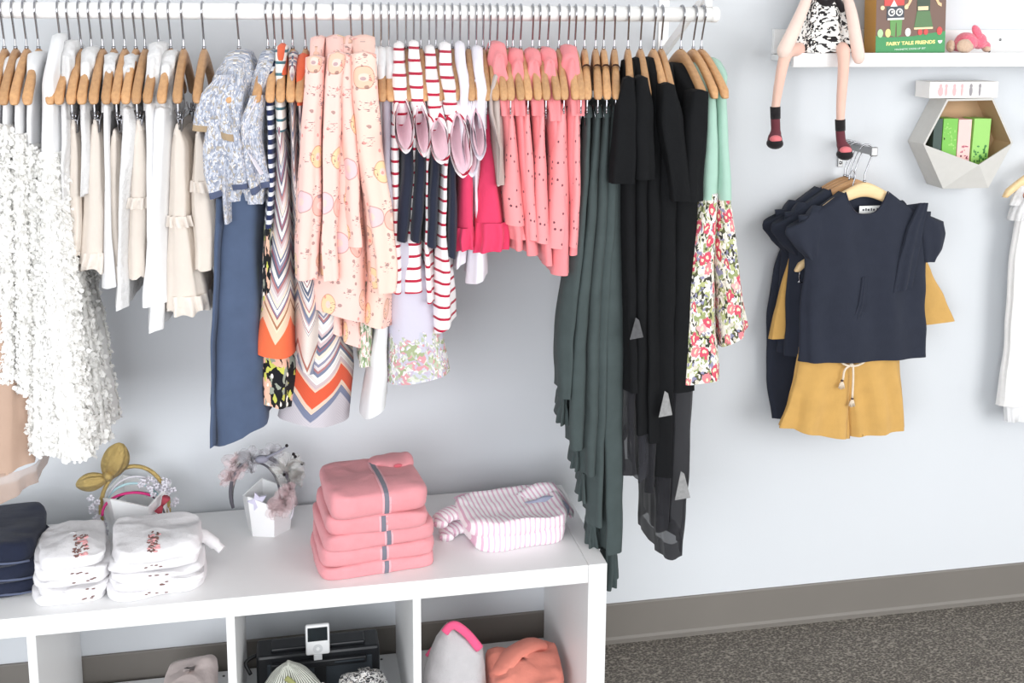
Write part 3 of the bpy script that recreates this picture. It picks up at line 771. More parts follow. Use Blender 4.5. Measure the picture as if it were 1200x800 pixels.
for i, (tp, tpp, rows) in enumerate([(391, 391, [(330, 384, 402, .05), (372, 383, 402, .08), (392, 384, 404, .08)]), (412, 407, [(340, 404, 422, .05), (380, 402, 424, .08), (406, 401, 425, .08)])]):
    f = frame(tp, tpp); o = shell('pyjama_trousers', prow(f, rows, .08, -.01), C_DON, None, seed=300+i, rip=(.003, 5), slant=-.008)
    o.location = f.H; o.rotation_euler = (0, 0, f.rz)
    tag(o, ['pink doughnut-print pyjama trouser leg peeking under the shirts, left one', 'pink doughnut-print pyjama trouser leg peeking under the shirts, right one'][i], 'pyjama trousers', 'pyjama trousers under the shirts')

# ------------------------------------------------------------------ white trousers, green floral, lavender dress
gar(438, 438, 'green floral trousers', 'pale green floral trousers, only a leg end showing below the pyjamas', 'trousers', 'floral_trousers', [
    ('trousers_body', [(84, 432, 443, .09), (100, 432, 441, .1), (300, 430, 446, .1), (380, 421, 437), (431, 419, 436)], C_GREENFL, dict(a=.09, shoulder=True, rip=(.003, 5))),
    ('shoulder_wrap', [(78, 432, 444, .085), (96, 431, 444, .1)], C_WHITE, S)])
gar(447, 448, 'white cotton trousers', 'plain white cotton trousers with one leg hanging lowest, beside the meadow dress', 'trousers', 'trousers', [
    ('trousers_body', [(96, 441, 452), (200, 440, 451), (300, 440, 452), (384, 438, 454), (430, 431, 454), (489, 423, 452)], C_WHITE, dict(a=.1, slant=.012, fold=(.003, 2))),
    ('shoulder_wrap', [(80, 440, 453, .088), (97, 440, 453, .102)], C_WHITE, S)])
gar(456, 458, 'lavender meadow-print dress', 'lavender grey dress with meadow flower print along its hem', 'dress', 'meadow_dress', [
    ('dress_body', [(110, 444, 461), (150, 445, 460), (200, 447, 460), (300, 450, 490, .1), (345, 454, 507, .1), (448, 453, 527, .1)], C_MEADOW, dict(a=.11, rip=(.003, 6), slant=.008, fold=(.004, 3))),
    ('shoulder_wrap', [(80, 451, 463, .088), (97, 450, 463, .102)], C_WHITE, S)])

# ------------------------------------------------------------------ red striped tops with navy trousers
GR_, GNv = 'red striped tops', 'navy trousers clipped beside the striped tops'
def opening(f, root, xl, xr, v0, v1, mo, mi, seed):
    """short sleeve reaching towards the room, its open end showing the lining"""
    cu = at((xl+xr)/2, (v0+v1)/2, y=f.H.y-.158*f.c); q = local(f, cu)
    hx_ = (at(xr, v0, y=f.H.y-.158).x - at(xl, v0, y=f.H.y-.158).x)/2*f.c
    hz_ = (at(xl, v0, y=f.H.y-.158).z - at(xl, v1, y=f.H.y-.158).z)/2
    for nm, m, ins in (('sleeve', mo, 0), ('sleeve_lining', mi, .0042)):
        bm = bmesh.new(); uvl = bm.loops.layers.uv.new('UVMap'); n = 28; rings = []
        for i in range(9):
            t = i/8
            ring = []
            cx = lerp(q.x*.35, q.x, t); y = lerp(-.1, -.158, t); cz = lerp(-.085, q.z, t**.8)
            for k_ in range(n):
                an = 2*math.pi*k_/n
                w = (lerp(.012, hx_*1.08, t**.7) - ins*t)*(1+.05*math.sin(5*an+seed)*t); h = lerp(.035, hz_, t) - ins*1.8*t
                sx_ = math.sin(an); sx_ = sg(sx_, lerp(.9, 1.35, t))
                ring.append(bm.verts.new((cx + w*sx_*(1-.25*math.cos(an)*t) - hx_*.35*math.cos(an)*t*.6, y + .03*math.cos(an)*t - .012*t*abs(sx_), cz + h*math.cos(an))))
            rings.append(ring)
        for a_, b_ in zip(rings, rings[1:]):
            for k_ in range(n):
                f_ = bm.faces.new((a_[k_], a_[(k_+1) % n], b_[(k_+1) % n], b_[k_]))
                for l, (vv, tt) in zip(f_.loops, ((k_, 0), (k_+1, 0), (k_+1, 1), (k_, 1))): l[uvl].uv = (vv/n*.2, l.vert.co.y + .03*math.sin(l.vert.co.x*40))
        o = link(nm, bm, m, root)
        if nm == 'sleeve_lining': o['label'] = 'pale pink inside of the sleeve'
for i, (top, tip, drape, rows, op, opt) in enumerate([
    (466, 465, (74, 461, 472), [(98, 459, 473), (125, 458, 477), (175, 457, 468), (220, 457, 467), (270, 459, 469), (345, 460, 471)], (463, 484, 114, 178), {}),
    (485, 488, (72, 481, 492), [(96, 480, 493), (130, 483, 497), (190, 483.5, 487.5, .1), (255, 482, 487, .1), (290, 472, 494, .1), (345, 471, 495)], (486, 503, 121, 182), {}),
    (503, 504, (78, 499, 510), [(104, 499, 513), (140, 499, 515), (200, 498.5, 503, .105), (270, 497.5, 504, .105), (310, 497, 508, .105), (356, 498, 509)], (504, 526, 138, 190), {}),
    (521, 524, (74, 517, 529), [(100, 518, 532), (140, 519, 536), (200, 518, 526), (260, 513, 525), (320, 510, 530), (388, 506, 533)], (527, 551, 132, 206), dict(slant=.012))]):
    nm = OR_[i] + ' red striped top'
    f, root = gar(top, tip, nm, 'white top with red stripes and open short sleeve, ' + OR_[i] + ' of four from the left', 'top', 'striped_shirt', [
        ('body', rows, C_RED, dict(a=.115, rip=(.003, 5), fold=(.003, 3), **opt)),
        ('shoulder', [(drape[0], drape[1], drape[2], .088), (drape[0]+14, drape[1]-1, drape[2]+2, .112), (rows[0][0]+4, rows[0][1]-1, rows[0][2]+4, .137), (rows[0][0]+24, rows[0][1]-1, rows[0][2]+7, .14), (rows[0][0]+50, rows[0][1]-1, rows[0][2]+3, .122)], C_RED, dict(shoulder=True, rip=(.002, 5)))], GR_)
    opening(f, root, *op, C_RED, C_PINKIN, i)
for i, (top, tip, rows) in enumerate([
    (476, 479, [(126, 474, 484, .1), (150, 472, 485, .1), (200, 469, 485), (260, 464, 482), (284, 463, 478)]),
    (493, 497, [(126, 491, 500, .1), (180, 487, 501, .11), (250, 483, 499), (285, 482, 496)]),
    (511, 515, [(126, 509, 518, .1), (185, 504, 516, .11), (250, 500, 514), (291, 497, 512)]),
    (530, 534, [(126, 528, 537, .1), (190, 526, 536, .11), (240, 524, 536), (303, 523, 535)])]):
    gar(top, tip, OR_[i]+' pair of navy trousers', 'short navy trousers clipped to a hanger, ' + OR_[i] + ' navy pair from the left', 'trousers', 'navy_trousers', [
        ('trousers_body', rows, C_NAVY, dict(a=.122, fold=(.002, 2), p=3, slant=-.004)),
        ('waistband', [(124, rows[0][1], rows[0][2]), (134, rows[0][1]-1, rows[0][2]+1)], C_NAVY, dict(a=.101, rip=(.0012, 17)))], GNv, clips=True)

# ------------------------------------------------------------------ white tops, raspberry shorts, taupe top
for i, (top, tip, drape, rows, col) in enumerate([
    (539, 543, (73, 536, 546), [(100, 538, 551), (130, 540, 556), (180, 547, 556), (215, 549, 556, .09), (260, 540, 550, .085), (290, 536, 547, .085), (314, 535, 545, .085)], (136, 546, 559, 205)),
    (558, 562, (78, 556, 567), [(108, 557, 571), (150, 556, 570), (190, 553, 563), (225, 554, 561, .085), (280, 552, 572, .08), (331, 549, 572, .08)], (128, 556, 568, 186))]):
    f, root = gar(top, tip, ['first', 'second'][i]+' white lilac blouse', 'white lilac blouse with ruffled front beside the raspberry shorts, ' + ['left one', 'right one'][i], 'blouse', 'blouse', [
        ('body', rows, C_WLAV, dict(a=.112, fold=(.003, 3), rip=(.003, 6), slant=.008)),
        ('shoulder', [(drape[0], drape[1], drape[2], .088), (drape[0]+14, drape[1]-1, drape[2]+1, .112), (rows[0][0]+2, rows[0][1], rows[0][2]+1, .137), (rows[0][0]+22, rows[0][1], rows[0][2], .138), (rows[0][0]+44, rows[0][1], rows[0][2], .12)], C_WLAV, dict(shoulder=True, rip=(.003, 6)))], 'white lilac blouses')
    opening(f, root, col[1]-4, col[2], col[0], col[3], C_WLAV, C_PINKIN, i+9)
for i, (top, tip, rows, rf) in enumerate([
    (549, 553, [(126, 547, 556), (190, 540, 555), (240, 535, 556), (282, 533, 556)], [(268, 534, 556), (280, 532, 558), (294, 534, 557)]),
    (566, 571, [(126, 565, 575), (160, 564, 577), (200, 561, 584), (240, 558, 590), (285, 555, 597)], [(262, 556, 597), (272, 554, 599), (296, 553, 598)])]):
    gar(top, tip, ['first', 'second'][i]+' pair of raspberry shorts', 'raspberry pink shorts with ruffled hem clipped to a hanger, ' + ['narrower left pair', 'wider right pair'][i], 'shorts', 'ruffle_shorts', [
        ('shorts_body', rows, C_MAG, dict(a=.1, fold=(.003, 3), rip=(.002, 6))),
        ('ruffle_hem', rf, C_MAG, dict(a=.105, rip=(.005, 13), close=False, riptop=.4, slant=.004))], 'raspberry shorts', clips=True)
gar(574, 581, 'taupe ruffled top', 'taupe ruffled sleeveless top between raspberry shorts and coral pink tops', 'top', 'ruffled_top', [
    ('body', [(98, 577, 590, .1), (125, 573, 591), (158, 577, 591), (218, 581, 590)], C_TPRUF, dict(a=.118, shoulder=True, rip=(.005, 7), fold=(.002, 3))),
    ('armhole_frill', [(90, 577, 586, .112), (120, 570, 578, .135), (150, 577, 585, .132), (175, 583, 591, .13), (216, 582, 589, .125)], C_TPRUF, dict(rip=(.003, 9), riptop=.6, p=2))])

# ------------------------------------------------------------------ coral pink sets
for i, (top, tip, drape, rows) in enumerate([
    (582.5, 591, (68, 579, 595), [(112, 582, 602), (150, 588, 604), (250, 597, 613), (294, 600, 614)]),
    (601, 611, (76, 600, 616), [(112, 601, 618), (150, 606, 619), (250, 615, 630), (300, 617, 633)]),
    (624, 631, (76, 619, 636), [(112, 621, 638), (150, 625, 638), (250, 632, 643), (312, 637, 649)]),
    (642, 654, (75, 639, 655), [(118, 640, 658), (160, 645, 660), (260, 650, 671), (323, 648, 673)]),
    (666, 675, (72, 662, 680), [(112, 663, 686), (150, 664, 683), (250, 669, 681), (300, 668, 680)])]):
    gar(top, tip, OR_[i]+' coral pink ruffled top', 'coral pink top with ruffled shoulder strap, ' + OR_[i] + ' of five from the left', 'top', 'ruffled_top', [
        ('body', rows, C_PINK, dict(a=.108, fold=(.003, 3), rip=(.002, 6))),
        ('shoulder_ruffle', [(drape[0], drape[1]+1, drape[2]-2, .078), (drape[0]+14, drape[1]-3, drape[2]+1, .092), (rows[0][0], rows[0][1]-2, rows[0][2]+2, .112), (rows[0][0]+24, rows[0][1]+2, rows[0][2]+1, .116)], C_PINK, dict(shoulder=True, rip=(.006, 8), riptop=.6))], 'coral pink tops')
for i, (top, tip, rows, hb) in enumerate([
    (594, 599, [(128, 596, 602), (150, 593, 606), (190, 591, 611), (230, 588, 616), (265, 589, 619)], (282, 597, 618)),
    (610, 620, [(128, 615, 622), (150, 612, 624), (200, 611, 629), (282, 615, 633)], None),
    (632, 641, [(130, 632, 640), (155, 629, 641), (200, 625, 643), (286, 624, 645)], None),
    (655, 662, [(126, 656, 664), (150, 649, 667), (190, 644, 669), (240, 641, 670), (292, 638, 669)], None),
    (674, 682, [(136, 671, 681), (170, 669, 683), (230, 669, 682), (291, 667, 681)], None)]):
    parts = [('shorts_body', rows, C_PINKD, dict(a=.115, fold=(.002, 2), p=2.8, slant=-.003)),
             ('waistband', [(rows[0][0]-2, rows[0][1], rows[0][2]), (rows[0][0]+10, rows[0][1]-2, rows[0][2]+2)], C_PINK, dict(a=.112, rip=(.0015, 17)))]
    if hb: parts.append(('hem_ruffle', [(262, 594, 616), (hb[0], hb[1], hb[2])], C_PINK, dict(a=.11, close=False, rip=(.003, 9))))
    gar(top, tip, OR_[i]+' pair of coral motif shorts', 'coral pink shorts with small dark motifs, ' + OR_[i] + ' of five clipped pairs from the left', 'shorts', 'printed_shorts', parts, 'coral motif shorts', clips=True)

# ------------------------------------------------------------------ dark green trousers
GG = 'dark green trousers'
for i, (top, tip, legs, desc) in enumerate([
    (685, 689, [([(132, 685, 694), (200, 680, 693), (300, 667, 686), (400, 655, 673), (470, 655, 669)], (468, 500, 654, 668))], 'shortest leg, leftmost of the group'),
    (698, 701.5, [([(132, 696, 706), (250, 686, 702), (400, 671, 692), (500, 667, 689), (530, 668, 688)], (526, 553, 669, 684))], 'second from the left'),
    (707.5, 712, [([(132, 707, 716), (250, 696, 714), (400, 684, 706), (520, 680, 702), (560, 680, 698)], (556, 590, 679, 691))], 'third from the left'),
    (720, 722.5, [([(132, 716, 727), (250, 706, 724), (400, 696, 714), (560, 690, 708), (620, 688, 706)], (616, 651, 687, 704)), ([(132, 718, 729), (250, 710, 729), (400, 704, 730), (560, 704, 730), (650, 706, 726)], (646, 690, 706, 724))], 'longest pair, rightmost of the group')]):
    parts = []
    for j, (rows, cf) in enumerate(legs):
        parts.append(('trouser_leg', rows, C_GREEN, dict(a=.1 - .004*j, cy=-.002, fold=(.005, 3), rip=(.003, 6))))
        v0, v1, xl, xr = cf
        parts.append(('cuff', [(v0, xl+2, xr-2), (lerp(v0, v1, .35), xl+3, xr-3), (lerp(v0, v1, .5), xl+1, xr-1), (v1, xl, xr)], C_GREEN, dict(a=.075, rip=(.005, 9), riptop=.3, close=False)))
    parts.append(('waistband', [(126, legs[0][0][0][1], legs[0][0][0][2]+1), (138, legs[0][0][0][1]-1, legs[0][0][0][2]+2)], C_GREEN, dict(a=.104, rip=(.0015, 17))))
    gar(top, tip, ['shortest', 'second', 'third', 'longest'][i]+' pair of dark green trousers', 'long dark green trousers with frilled cuffs, ' + desc, 'trousers', 'green_trousers', parts, GG, clips=True, band=True)

# ------------------------------------------------------------------ black dresses
GB = 'black dresses'
for i, (top, tip, tv, body, slv, sheer_, desc) in enumerate([
    (736, 739, 118, [(90, 731, 745, .08), (110, 729, 748, .1), (215, 726, 747), (350, 729, 749), (460, 731, 748)], [(93, 731, 744), (125, 722, 746), (216, 715, 744)], [(450, 731, 747), (556, 731, 748)], 'leftmost, sheer hem above a lower one'),
    (750.6, 759, 117, [(88, 745, 762, .08), (110, 742, 764, .1), (215, 742, 764), (350, 742, 766), (510, 745, 763)], [(92, 746, 760), (125, 742, 766), (211, 740, 767)], [(500, 745, 763), (563, 747, 762)], 'second from the left'),
    (766, 780, 112, [(88, 760, 780, .08), (110, 757, 782, .1), (215, 756, 782), (400, 757, 778), (520, 757, 774)], None, [(510, 757, 774), (577, 758, 772)], 'third from the left'),
    (775, 788, 118, [(92, 772, 792, .08), (120, 768, 796, .1), (215, 766, 800), (400, 766, 796), (560, 767, 792)], [(100, 776, 792), (140, 774, 802), (236, 789, 813)], [(550, 767, 792), (622, 769, 788)], 'fourth from the left'),
    (798, 825, 110, [(104, 802, 828, .1), (150, 797, 832), (235, 788, 824), (350, 784, 818), (460, 780, 820)], [(108, 812, 833), (150, 806, 832), (237, 800, 824)], [(450, 780, 820), (560, 780, 814), (654, 781, 805)], 'rightmost, longest with a sheer lower skirt')]):
    parts = [('dress_body', body, C_BLACK, dict(a=.115, shoulder=True, fold=(.004, 4), rip=(.003, 6)))]
    if slv: parts.append(('sleeve', slv, C_BLACK, dict(a=.032, cy=-.113, fold=(.002, 2), rip=(.003, 5))))
    parts.append(('sheer_skirt', sheer_, C_BLKSHEER if i != 1 else C_BLKSHEER2, dict(a=.106, fold=(.004, 5), rip=(.003, 8), close=False, slant=.008)))
    f, root = gar(top, tip, ['leftmost', 'second', 'third', 'fourth', 'rightmost'][i]+' black dress', 'black dress with sheer skirt, ' + desc + ' of black dresses', 'dress', 'black_dress', parts, GB, tipv=tv)
    tags = {1: [(745, 372, 753, 398)], 3: [(779, 458, 787, 489)], 4: [(798, 552, 808, 586)]}.get(i, [])
    for (xa, va, xb, vb) in tags:
        ya = f.H.y - .128
        P = [local(f, at(q[0], q[1], y=ya)) for q in ((xa, va), (xa+4, va+3), (xb+1, vb-3), (xa-7, vb))]
        bm = bmesh.new()
        vs = [bm.verts.new(q) for q in P] + [bm.verts.new(q + Vector((0, .0012, 0))) for q in P]
        bm.faces.new(vs[:4]); bm.faces.new(vs[7:3:-1])
        for q in range(4): bm.faces.new((vs[q], vs[4+q], vs[4+(q+1) % 4], vs[(q+1) % 4]))
        link('care_label', bm, M_TAGD if i == 1 else M_TAG, root, smooth=False)['label'] = 'grey care label' if i == 1 else 'pale care label'

# ------------------------------------------------------------------ mint dresses with flower skirt
gar(812.5, 839, 'front mint flower dress', 'mint dress with bright flower-print skirt, nearer one with the lower hem', 'dress', 'flower_dress', [
    ('skirt', [(228, 824, 848), (300, 814, 846), (390, 802, 847), (450, 795, 850)], C_MINTFL, dict(a=.118, fold=(.005, 3), rip=(.003, 7), slant=.002)),
    ('bodice', [(106, 828, 842, .108), (140, 826, 846), (180, 825, 849), (235, 823, 849)], C_MINT, dict(a=.12, shoulder=True, fold=(.004, 3), label='mint green bodice')),
    ('bow_tie', [(160, 823, 829, .128), (172, 821, 830, .13), (180, 824, 828, .128)], C_BLACK, dict(rip=(.002, 5)))], 'mint flower dresses', tipv=110)
gar(822, 852, 'rear mint flower dress', 'mint dress with bright flower-print skirt, last garment at the rail end', 'dress', 'flower_dress', [
    ('skirt', [(228, 842, 862), (300, 846, 872), (350, 848, 878), (400, 850, 884)], C_MINTFL, dict(a=.118, fold=(.005, 3), rip=(.003, 7), slant=.022)),
    ('bodice', [(92, 844, 856, .09), (104, 842, 856, .108), (165, 842, 858), (235, 841, 862)], C_MINT, dict(a=.12, shoulder=True, fold=(.004, 3), label='mint green bodice'))], 'mint flower dresses', tipv=99)
# ------------------------------------------------------------------ shared small builders
def ball(bm, c, r, rot=None, seg=20, rings=12):
    c = Vector(c); r = Vector(r) if isinstance(r, (tuple, list, Vector)) else Vector((r, r, r))
    m = Matrix.Translation(c) @ (rot.to_matrix().to_4x4() if rot else Matrix()) @ Matrix.Diagonal((r.x, r.y, r.z, 1))
    bmesh.ops.create_uvsphere(bm, u_segments=seg, v_segments=rings, radius=1.0, matrix=m)
def fuse(o, vox, sm=6):
    a = o.modifiers.new('fuse', 'REMESH'); a.mode = 'VOXEL'; a.voxel_size = vox; a.use_smooth_shade = True
    if sm: b = o.modifiers.new('soften', 'SMOOTH'); b.iterations = sm; b.factor = .5
    return o
def poly(bm, pts, y0, y1, mi=0):
    """extruded outline in the x-z plane between depths y0 (front) and y1"""
    A = [bm.verts.new((x, y0, z)) for x, z in pts]; B = [bm.verts.new((x, y1, z)) for x, z in pts]
    n = len(pts); fs = [bm.faces.new(A), bm.faces.new(B[::-1])]
    for i in range(n): fs.append(bm.faces.new((A[i], B[i], B[(i+1) % n], A[(i+1) % n])))
    for f in fs: f.material_index = mi
def disc(bm, cx, cz, rx, rz_, y0, y1, mi=0, n=20, a0=0, a1=360):
    poly(bm, [(cx + rx*math.cos(R(lerp(a0, a1, i/n))), cz + rz_*math.sin(R(lerp(a0, a1, i/n)))) for i in range(n if a1-a0 >= 360 else n+1)], y0, y1, mi)
def text(name, s, size, m, parent, loc, depth=.0004, rot=(R(90), 0, 0), wid=None, align='CENTER', bold=0.0):
    cu = bpy.data.curves.new(name, 'FONT'); cu.body = s; cu.size = size; cu.extrude = depth; cu.align_x = align; cu.offset = bold; cu.resolution_u = 3
    t = bpy.data.objects.new(name, cu); COL.objects.link(t)
    dg = bpy.context.evaluated_depsgraph_get(); me = bpy.data.meshes.new_from_object(t.evaluated_get(dg))
    bpy.data.objects.remove(t); me.materials.clear(); me.materials.append(m)
    o = bpy.data.objects.new(name, me); COL.objects.link(o); o.parent = parent; o.location = loc; o.rotation_euler = rot
    if wid:
        xs = [v.co.x for v in me.vertices]; w = max(xs)-min(xs); kx = wid/w
        for v in me.vertices: v.co.x *= kx
    return o

# ------------------------------------------------------------------ display arm with navy outfits on the right
C_NVY = cloth('navy_tee_jersey', (44, 48, 60), var=.07, sheen=.05)
C_NVYR = cloth('navy_ruffle_voile', (40, 42, 55), var=.07)
C_MUST = cloth('mustard_cotton', (206, 163, 94), var=.07)
C_CORD = cloth('cream_cord', (232, 216, 194))
YH = -.128
HF = at(1013, 213, y=YH); AX = HF.x + .004; AZ = HF.z + RISE
arm = empty('display_arm', (AX, 0, AZ)); tag(arm, 'short metal display arm on the wall carrying the navy outfits', 'display arm')
bm = bmesh.new(); box(bm, -.006, .006, -.006, -.0005, -.05, .045, .001); link('wall_plate', bm, M_STEEL, arm, smooth=False)
bm = bmesh.new(); box(bm, -.005, .005, -.15, -.006, -.004, .0125, .0015); link('arm_bar', bm, M_STEEL, arm, smooth=False)
bm = bmesh.new(); box(bm, -.008, .008, -.158, -.149, -.006, .0145, .002); link('end_cap', bm, M_STEEL, arm, smooth=False)
for zz in (-.04, .036):
    bm = bmesh.new(); tube(bm, [(0, -.007, zz), (0, -.0055, zz)], .004, 10); link('screw', bm, M_CHROME, arm)
def fhang(y, label, pale=False, clips=False, drop=0.0, dx=0.0, yaw=0.0):
    t = empty('clothes_hanger', (AX-.004+dx, y, HF.z-drop), R(90)+yaw); tag(t, label, 'hanger', 'wooden hangers on the display arm')
    raw('hanger_body', ME_BODYP if pale else ME_BODY, t)
    if drop:
        bm = bmesh.new(); tube(bm, smooth_pts([(0, 0, -.004), (0, 0, .02), (0, 0, drop*.8), (0, -.006, drop+.01), (0, 0, drop+.022), (0, .008, drop+.012), (0, .009, drop)], 5), .0016, 8); link('hook', bm, M_CHROME, t)
    else: raw('hook', ME_HOOK, t)
    if clips:
        br = raw('clip_bar', ME_BAR, t)
        for s in (-1, 1): raw('clip', ME_CLIP, br, (0, s*.07, -.122))
    return t
def frow(rows, y, ay, O, cyo=0.0):
    out = []
    for r in rows:
        p0 = at(r[1], r[0], y=y); p1 = at(r[2], r[0], y=y)
        out.append(((p0.z+p1.z)/2 - O.z, (p0.x+p1.x)/2 - O.x, cyo, (p1.x-p0.x)/2, r[3] if len(r) > 3 else ay))
    return out
def put(o, O): o.location = O; return o
def tee(y, label, dx=0.0, full=True, dz=0.0):
    O = Vector((HF.x+dx, y, HF.z+dz))
    Yp = YH
    Of = Vector((HF.x, YH, HF.z))
    root = empty('ruffle_sleeve_top', O); tag(root, label, 'top', 'navy ruffle-sleeve tops')
    nk = .052
    def zt(x, yy, sx, sy):
        a = abs(x)
        if a < nk:
            q = 1-(a/nk)**3
            return .052 - q*(.052 if sy < 0 else .012)*(1 if sy < .3 else 1)
        return lerp(.052, 0, min(1, (a-nk)/.075))
    rows = frow([(250, 936, 1090, .016), (280, 941, 1087, .02), (306, 944, 1084, .022), (350, 941, 1083, .024), (420, 937, 1083, .026)], Yp, .02, Of)
    shell('top_body', rows, C_NVY, root, N=72, ztop=zt, neck=nk*1.02, fold=(.004, 2), rip=(.004, 9), slant=-.003, wr=.008, seed=int(900+y*1000), p=2.2, back=1)
    shell('sleeve', frow([(254, 922, 970, .011), (264, 920, 967, .013), (282, 930, 963, .014), (304, 945, 959, .012)], Yp, .02, Of), C_NVY, root, seed=11, N=56, rip=(.002, 6), ztop=lambda x, yy, sx, sy: sx*.022, p=2.2, back=1, slant=-.003, wr=.003)
    shell('sleeve', frow([(250, 1058, 1106, .011), (268, 1068, 1108, .015), (288, 1074, 1104, .015), (306, 1079, 1095, .012)], Yp, .02, Of), C_NVY, root, seed=12, N=56, rip=(.002, 6), ztop=lambda x, yy, sx, sy: -sx*.02, p=2.2, back=1, wr=.003)
    bm = bmesh.new()
    tube(bm, [(x_, (-.0095 if True else 0)-.004, zz) for x_, zz in [(lerp(-nk, nk, i/16), rows[0][0] + zt(lerp(-nk, nk, i/16)*.999, 0, 0, -1)) for i in range(17)]], .0022, 6)
    link('neck_binding', bm, C_NVYR, root)
    if full:
        shell('chest_ruffle', frow([(236, 1070, 1082, .004), (270, 1054, 1076, .006), (305, 1044, 1070, .007), (337, 1036, 1061, .007)], Yp, .02, Of, -.022), C_NVY, root, seed=14, rip=(.003, 7), close=False, slant=.006, p=2)
        shell('pleat', frow([(322, 1004, 1010, .0015), (352, 999, 1009, .003), (388, 985, 1000, .004)], Yp, .02, Of, -.0225), C_NVY, root, seed=15, rip=(.002, 7), close=False, p=2)
        pl_, pr_ = at(1006, 241, y=YH+.012), at(1032, 250, y=YH+.012)
        lb = boxo('neck_label', (pl_.x-O.x, pr_.x-O.x, .007, .0078, pr_.z-O.z, pl_.z-O.z), plain('neck_label_white', (240, 240, 238), .7), root, 0); lb['label'] = 'white woven neck label'
        mk = plain('label_print', (80, 80, 84), .7)
        bm = bmesh.new(); w_ = pr_.x-pl_.x; h_ = pl_.z-pr_.z
        for i_, (q, ww) in enumerate([(.14, .09), (.26, .07), (.36, .1), (.5, .06), (.6, .09), (.76, .06), (.84, .08)]):
            box(bm, pl_.x-O.x+w_*q, pl_.x-O.x+w_*(q+ww*.8), .0062, .0069, pr_.z-O.z+h_*.42, pr_.z-O.z+h_*(.72 if i_ % 2 else .64))
        bm2 = link('label_print', bm, mk, root, smooth=False)
        boxo('size_tab', (pl_.x-O.x+w_*.52, pl_.x-O.x+w_*.6, .007, .0078, pr_.z-O.z-.008, pr_.z-O.z+.001), plain('neck_label_white', (240, 240, 238), .7), root, 0)
    return root
fhang(YH, 'pale wooden hanger at the front of the display arm, inside the nearest navy top', True)
tee(YH, 'navy blue ruffle-sleeve top with white neck label, nearest on the display arm')
fhang(YH+.031, 'wooden hanger holding the mustard shorts below the navy top', True, True, .118, -.012)
O = Vector((HF.x, YH+.031, HF.z)); Y2 = YH+.01
sh = empty('drawstring_shorts', O); tag(sh, 'mustard yellow shorts with cream drawstring hanging below the navy top', 'shorts')
rw = lambda rows, ay=.02, cy=-.021: frow(rows, Y2, ay, O, cy)
shell('shorts_leg', rw([(414, 936, 998), (440, 931, 998), (470, 924, 996), (506, 914, 993)]), C_MUST, sh, seed=21, N=56, rip=(.006, 7), fold=(.005, 4), slant=-.021, wr=.006, back=1, p=2.2)
shell('shorts_leg', rw([(414, 988, 1053), (440, 988, 1054), (470, 991, 1057), (506, 994, 1060)]), C_MUST, sh, seed=22, N=48, rip=(.006, 7), fold=(.004, 4), slant=.004, back=1, p=2.2, wr=.006)
shell('waistband', rw([(404, 937, 1053), (416, 937, 1053)], .021), C_MUST, sh, seed=23, N=64, rip=(.0015, 31), back=1)
bm = bmesh.new(); yk = -.05
def lp(u, v, dy=0): q = at(u, v, y=YH-.02); return Vector((q.x-O.x, yk+dy, q.z-O.z))
tube(bm, smooth_pts([lp(982, 420), lp(990, 427), lp(1000, 429), lp(1010, 426), lp(1016, 421)], 5), .0026, 8)
tube(bm, smooth_pts([lp(996, 428), lp(990, 434), lp(988, 445)], 5), .0026, 8); tube(bm, smooth_pts([lp(1000, 429), lp(1000, 445), lp(999, 466)], 5), .0026, 8)
ball(bm, lp(998, 428), (.006, .005, .005)); link('drawstring', bm, C_CORD, sh)
for (u, v) in ((987, 446), (999, 467)):
    bm = bmesh.new(); q = lp(u, v)
    for i in range(26):
        an = i*2.399; rr = .0085*math.sqrt(i/26)
        tube(bm, [q, q + Vector((rr*math.cos(an)*.6, rr*math.sin(an)*.5, -.008)), q + Vector((rr*math.cos(an), rr*math.sin(an)*.6, -.017-.003*math.sin(i)))], [.0012, .0014, .0009], 5)
    tz_ = link('tassel', bm, C_CORD, sh)
    bm = bmesh.new(); ball(bm, q, (.0035, .0035, .0028)); link('tassel_bead', bm, plain('dark_bead', (70, 50, 50), .4), tz_)
# garments further back on the arm
for i, (yy, lab) in enumerate([(YH+.046, 'navy ruffle-sleeve top second from the front of the display arm'), (YH+.078, 'navy ruffle-sleeve top third from the front of the display arm')]):
    fhang(yy, ['second wooden hanger from the front of the display arm', 'third wooden hanger from the front of the display arm'][i]); tee(yy, lab, [-.014, -.020][i], False)
yy = YH+.062; O = Vector((HF.x, yy, HF.z)); fhang(yy, 'wooden hanger holding the mustard top behind the navy tops')
def ftop(x, y, sx, sy): return hz(max(abs(x), .034)) - hz(.115)
o = shell('mustard_top', frow([(262, 958, 1082), (305, 928, 1095), (350, 915, 1110), (388, 904, 1121)], YH+.05, .012, O), C_MUST, None, N=56, seed=31, ztop=ftop, back=1, slant=.010, fold=(.003, 3))
tag(put(o, O), 'mustard yellow flared top sticking out behind the right side of the navy tops', 'top')
yy = YH+.092; O = Vector((HF.x, yy, HF.z)); fhang(yy, 'rearmost wooden hanger on the display arm')
o = shell('navy_dress', frow([(262, 925, 1075), (305, 910, 1060), (360, 902, 1050), (440, 902, 1046), (489, 908, 1040)], YH+.08, .012, O), C_NVY, None, N=56, seed=33, ztop=ftop, back=1, slant=-.004, fold=(.003, 3))
tag(put(o, O), 'long navy dress at the back of the display arm, showing left of the mustard shorts', 'dress')

